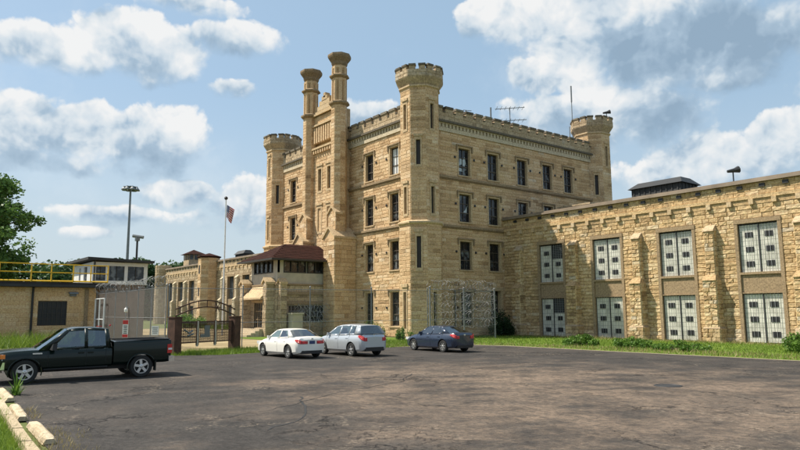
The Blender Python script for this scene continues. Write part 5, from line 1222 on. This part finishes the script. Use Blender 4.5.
zb = lambda x: float(np.interp(x, [-.8,.9,1.2], [1.16,1.14,1.14])); zr = lambda x: float(np.interp(x, [-.7,-.2,.3,.5], [1.82,1.86,1.86,1.82]))
sides = [((-.80,-.72),(-.62,-.60),'p'), ((-.62,-.60),(-.04,-.04),'g'), ((-.04,-.04),(.08,.06),'p'), ((.08,.06),(1.12,.48),'g'), ((1.12,.48),(1.46,.62),'p')]
greenhouse(pk, sides, (1.50,1.13,.62), (-.82,1.16,-.72), zb, .93, .72, zr, M['paint_black'], .05, ((.35,.42),(.35,-.42),(-.45,.42),(-.45,-.42)))
for x in (FX, RX):
    for s in (-1, 1): wheel(pk, x, s*.865, WR, .26, 5)
for s in (-1, 1):
    for x in (1.2, .02, -.62): sm = MB(); seam(sm, fs_, x, x, .06, .99, s, .014); sm.build('door_seam', M['rubber'], pk, world=False)
for s in (-1, 1):
    for x in (.18, -.12):
        y, z = on_side(fs_, x, .80); mb = MB(); mb.box(x-.09, x+.09, s*y-.02, s*y+.035, z-.02, z+.03); mb.build('door_handle', M['paint_black'], pk, world=False)
    # wheel arch lips
    for wx, shl in ((FX, fs_), (RX, bd)):
        pts = []
        for i in range(19):
            t = PI*(-.08+1.16*i/18); px_, pz = wx+math.cos(t)*(WR+.10), WR+math.sin(t)*(WR+.10); pts.append((px_, s*(.99 if wx > 0 else .997), pz))
        mb = MB(); mb.tube(pts, [.022]*19, 6); mb.build('wheel_arch', M['paint_black'], pk, world=False, smooth=50)
    mb = MB(); mb.hexa([(2.52,s*.80,.80),(2.79,s*.72,.80),(2.79,s*.70,.82),(2.52,s*.99,.82),(2.52,s*.80,1.02),(2.77,s*.70,1.0),(2.77,s*.68,1.0),(2.50,s*.965,1.03)]); mb.build('headlight', M['lens_clear'], pk, world=False)
    mb = MB(); mb.box(2.44, 2.58, min(s*.9,s*.985), max(s*.9,s*.985), .88, 1.02); mb.build('turn_signal', M['lens_orange'], pk, world=False)
    mb = MB(); mb.box(-2.905, -2.74, min(s*.86,s*1.005), max(s*.86,s*1.005), .86, 1.20); tl_ = mb.build('tail_light', M['lens_red'], pk, world=False)
    mb = MB(); mb.box(-2.91, -2.77, min(s*.90,s*1.009), max(s*.90,s*1.009), .985, 1.06); mb.build('reversing_lamp', M['lens_clear'], tl_, world=False)
    mb = MB(); mb.box(RX-.52, RX-.49, min(s*.72,s*.98), max(s*.72,s*.98), .22, .60); mb.build('mud_flap', M['rubber'], pk, world=False)
    mb = MB(); mb.box(1.38, 1.66, s*1.0-.006, s*1.0+.012, 1.0, 1.045); mb.build('fender_badge', M['chrome'], pk, world=False)
    mb = MB(); mb.hexa([(1.0,s*.93,1.14),(1.16,s*.93,1.14),(1.12,s*1.22,1.12),(.98,s*1.22,1.12),(1.0,s*.93,1.22),(1.12,s*.93,1.22),(1.1,s*1.22,1.36),(.97,s*1.22,1.36)]); mb.build('mirror', M['black_plastic'], pk, world=False)
    mb = MB(); mb.tube([(-.7, s*.86, .46), (1.3, s*.86, .46)], .05, 8); mb.build('side_step', M['black_plastic'], pk, world=False)
mb = MB(); mb.hexa([(2.45,-.99,.52),(2.86,-.80,.50),(2.86,.80,.50),(2.45,.99,.52),(2.45,-1.0,.76),(2.88,-.80,.74),(2.88,.80,.74),(2.45,1.0,.76)]); mb.build('front_bumper', M['chrome'], pk, world=False)
mb = MB(); mb.hexa([(-3.04,-.88,.54),(-2.80,-1.02,.54),(-2.80,1.02,.54),(-3.04,.88,.54),(-3.04,-.88,.74),(-2.80,-1.03,.76),(-2.80,1.03,.76),(-3.04,.88,.74)]); mb.build('rear_bumper', M['chrome'], pk, world=False)
mb = MB()
for i in range(3): mb.box(2.76, 2.83, -.62, .62, .80+.07*i, .84+.07*i)
mb.build('front_grille', M['chrome'], pk, world=False)
mb = MB(); mb.box(-2.4, 2.3, -.55, .55, .34, .50); mb.tube([(-1.84,-.8,.39),(-1.84,.8,.39)], .07, 8); mb.tube([(1.86,-.8,.39),(1.86,.8,.39)], .06, 8); mb.build('chassis', M['black_plastic'], pk, world=False)
mb = MB(); mb.tube([(-.9,0,1.92),(-.95,0,1.96)], .03, 6); mb.box(-.62,-.5,-.18,.18,1.90,1.925); mb.build('brake_lamp', M['lens_red'], pk, world=False)

for ch_ in pk.children:
    if not ch_.name.startswith('wheel') or ch_.name.startswith('wheel_arch'): ch_.scale.z = .955
# ================================================================== SKY, SUN, CAMERA
SUN_H = Vector((.72, .69)); EL = 55.
world = bpy.data.worlds.new('World'); scene.world = world; world.cycles.sampling_method = 'MANUAL'; world.cycles.sample_map_resolution = 256; world.use_nodes = True; nt = world.node_tree; nt.nodes.clear(); g = G(nt)
out = g.n('ShaderNodeOutputWorld'); bg = g.n('ShaderNodeBackground'); bg.inputs['Strength'].default_value = .10
sky = g.n('ShaderNodeTexSky', sky_type='NISHITA'); sky.sun_disc = False; sky.sun_elevation = math.radians(EL); sky.sun_rotation = math.atan2(-SUN_H.x, -SUN_H.y); sky.altitude = 180; sky.air_density = 1.; sky.dust_density = 2.2; sky.ozone_density = 1.
dirv = g.n('ShaderNodeTexCoord').outputs['Generated']; nrm = g.n('ShaderNodeVectorMath', operation='NORMALIZE'); g.l(dirv, nrm.inputs[0]); D = nrm.outputs[0]
sp = g.n('ShaderNodeSeparateXYZ'); g.l(D, sp.inputs[0])
az = g.math('MULTIPLY', g.math('ARCTAN2', sp.outputs[1], sp.outputs[0]), 180/PI); el = g.math('MULTIPLY', g.math('ARCSINE', sp.outputs[2]), 180/PI)
wn = g.n('ShaderNodeTexNoise'); g.l(D, wn.inputs['Vector']); wn.inputs['Scale'].default_value = 9.; wn.inputs['Detail'].default_value = 6
ws_ = g.n('ShaderNodeSeparateXYZ'); g.l(wn.outputs['Color'], ws_.inputs[0])
az2 = g.math('ADD', az, g.math('MULTIPLY', g.math('SUBTRACT', ws_.outputs[0], .5), 3.6)); el2 = g.math('ADD', el, g.math('MULTIPLY', g.math('SUBTRACT', ws_.outputs[1], .5), 2.2))
CL = CLOUDS = [(170.78, 19.98, 5.57, 1.89, 1), (166.0, 21.02, 5.59, 2.55, 1), (163.21, 20.3, 3.25, 1.7, 0.8), (156.81, 22.68, 3.66, 1.41, 0.7), (160.55, 24.94, 3.82, 0.75, 0.6), (173.17, 13.95, 4.15, 2.65, 0.9), (168.25, 13.76, 6.09, 2.47, 1), (162.95, 14.27, 4.2, 2.57, 1), (170.29, 11.84, 8.21, 1.23, 0.7), (157.21, 18.64, 1.53, 0.73, 0.6), (161.51, 9.94, 2.9, 1.07, 0.6), (168.23, 6.44, 1.3, 0.47, 0.5), (155.43, 9.1, 2.72, 2.21, 0.7), (166.48, 7.8, 6.95, 0.64, 0.25), (144.59, 16.95, 4.5, 1.19, 0.6), (131.39, 24.57, 5.21, 2.01, 0.9), (124.53, 23.33, 7.14, 4.13, 1), (116.75, 20.68, 8.86, 3.31, 1.35), (127.22, 20.07, 4.95, 1.91, 0.9), (115.41, 18.57, 6.12, 1.64, 0.8), (124.89, 16.19, 5.54, 2.74, 0.9), (120.1, 15.95, 4.11, 2.51, 0.9), (128.2, 16.88, 4.96, 1.64, 0.7), (117.27, 12.62, 3.55, 1.72, 0.5), (118.11, 11.11, 5.64, 1.42, 0.5), (111.31, 12.67, 2.68, 2.07, 1), (113.12, 11.0, 3.91, 1.06, 0.5), (178.55, 17.95, 3.73, 2.71, 1), (104.99, 17.3, 4.82, 3.98, 1), (106.7, 11.29, 3.92, 2.81, 1),
      (60, 25, 22, 6, 1), (20, 18, 18, 4, 1), (-60, 30, 25, 7, 1), (-120, 22, 22, 6, 1), (85, 14, 9, 3, .9), (-160, 35, 15, 6, .9), (140, 45, 20, 5, .8), (100, 40, 14, 5, .8)]
m = None; sw_ = None; sd_ = None
for a, e, ra, re, w in CL:
    dx = g.math('MULTIPLY', g.math('SUBTRACT', az2, a), 1/(ra*1.12)); dy = g.math('MULTIPLY', g.math('SUBTRACT', el2, e), 1/(re*1.12))
    k = g.math('MULTIPLY', g.math('SUBTRACT', 1., g.math('ADD', g.math('MULTIPLY', dx, dx), g.math('MULTIPLY', dy, dy))), w)
    m = k if m is None else g.math('MAXIMUM', m, k)
    wt_ = g.math('EXPONENT', g.math('MULTIPLY', g.math('MAXIMUM', k, -3.), 4.)); wd = g.math('MULTIPLY', wt_, g.math('ADD', g.math('MINIMUM', g.math('MAXIMUM', dy, -1.5), 1.5), {20.68: -1.1, 18.57: -1.0, 11.84: -1.0, 15.95: -.5, 20.07: .5, 24.57: .4}.get(e, 0.)))
    sw_ = wt_ if sw_ is None else g.math('ADD', sw_, wt_); sd_ = wd if sd_ is None else g.math('ADD', sd_, wd)
shade = g.math('DIVIDE', sd_, sw_)
m = g.math('MAXIMUM', m, -.8)
def vor(vec, sc, det):
    x = g.n('ShaderNodeTexVoronoi', feature='F1'); g.l(vec, x.inputs['Vector']); x.inputs['Scale'].default_value = sc; x.inputs['Detail'].default_value = det; x.inputs['Roughness'].default_value = .55; x.inputs['Lacunarity'].default_value = 2.3; x.normalize = True; return x.outputs['Distance']
wv = g.n('ShaderNodeVectorMath', operation='SCALE'); g.l(wn.outputs['Color'], wv.inputs[0]); wv.inputs['Scale'].default_value = .055
Dw = g.n('ShaderNodeVectorMath', operation='ADD'); g.l(D, Dw.inputs[0]); g.l(wv.outputs[0], Dw.inputs[1]); Dw = Dw.outputs[0]
up = g.n('ShaderNodeVectorMath', operation='ADD'); g.l(Dw, up.inputs[0]); up.inputs[1].default_value = (-.004, -.005, .010); up = up.outputs[0]
v1 = vor(Dw, 21., 2.6); v2 = vor(up, 21., 2.)
n1 = g.noise(D, 11., 8, .58); n3 = g.noise(D, 15., 4, .5); n4 = g.noise(up, 15., 4, .5)
wisp = g.math('MULTIPLY', g.smooth(g.noise(D, 5., 6, .6), .50, .78), .30)
puff = g.math('MULTIPLY', g.math('SUBTRACT', .36, v1), 1.9)
dens = g.math('ADD', g.math('ADD', m, g.math('MULTIPLY', g.math('SUBTRACT', n1, .5), 1.8)), puff)
# crisp sunlit tops, softer undersides
edge = g.smooth(shade, -.7, .5, .95, .32)
mask = g.math('MAXIMUM', g.math('DIVIDE', g.math('ADD', dens, .05), edge, clamp=True), 0.)
mask = g.smooth(mask, 0., 1.)
lit = g.math('ADD', g.math('ADD', .60, g.math('MULTIPLY', shade, .40)), g.math('ADD', g.math('MULTIPLY', g.math('SUBTRACT', v2, v1), 1.5), g.math('MULTIPLY', g.math('SUBTRACT', n3, n4), 1.3)))
lit = g.math('SUBTRACT', lit, g.math('MULTIPLY', g.smooth(dens, .6, 1.7), .12))
ccol = g.ramp(lit, [(.0, (1.75,2.45,3.2)), (.33, (2.45,3.2,3.95)), (.60, (4.1,4.55,4.9)), (.95, (5.5,5.5,5.45))])
haze = g.smooth(el, 0., 20., .85, 0.)
skyc = g.mix(.62, sky.outputs[0], (2.55,3.65,4.55))
skyc = g.mix(haze, skyc, (3.7,4.25,4.55))
skyc = g.mix(wisp, skyc, (5.0,5.4,5.7)); fin = g.mix(g.math('MULTIPLY', mask, .94), skyc, ccol); g.l(fin, bg.inputs['Color']); g.l(bg.outputs[0], out.inputs['Surface'])

sl = bpy.data.lights.new('sun', 'SUN'); sl.energy = 4.4; sl.angle = math.radians(.53); sl.color = (1., .93, .80); so = bpy.data.objects.new('sun', sl); COL.objects.link(so)
h = SUN_H.normalized(); sdir = Vector((h.x*math.cos(math.radians(EL)), h.y*math.cos(math.radians(EL)), -math.sin(math.radians(EL)))); so.rotation_euler = sdir.to_track_quat('-Z', 'Y').to_euler(); so.location = (-100, -60, 120)
cam = bpy.data.cameras.new('camera'); cam.lens = 655.87/800*36; cam.sensor_width = 36; cam.clip_end = 3000; co = bpy.data.objects.new('camera', cam); COL.objects.link(co)
Fw, Rw, Uw = Vector((-.78545,.60495,.1308)), Vector((.60957,.79271,-.00581)), Vector((.1072,-.07517,.99139))
co.matrix_world = Matrix(((Rw.x,Uw.x,-Fw.x,0),(Rw.y,Uw.y,-Fw.y,0),(Rw.z,Uw.z,-Fw.z,2.3),(0,0,0,1))); scene.camera = co
vs_ = scene.view_settings; vs_.view_transform = 'Standard'; vs_.look = 'None'; vs_.gamma = 1; vs_.exposure = .74; vs_.use_curve_mapping = False
scene.render.engine = 'CYCLES'; scene.cycles.transparent_max_bounces = 16; scene.cycles.max_bounces = 6
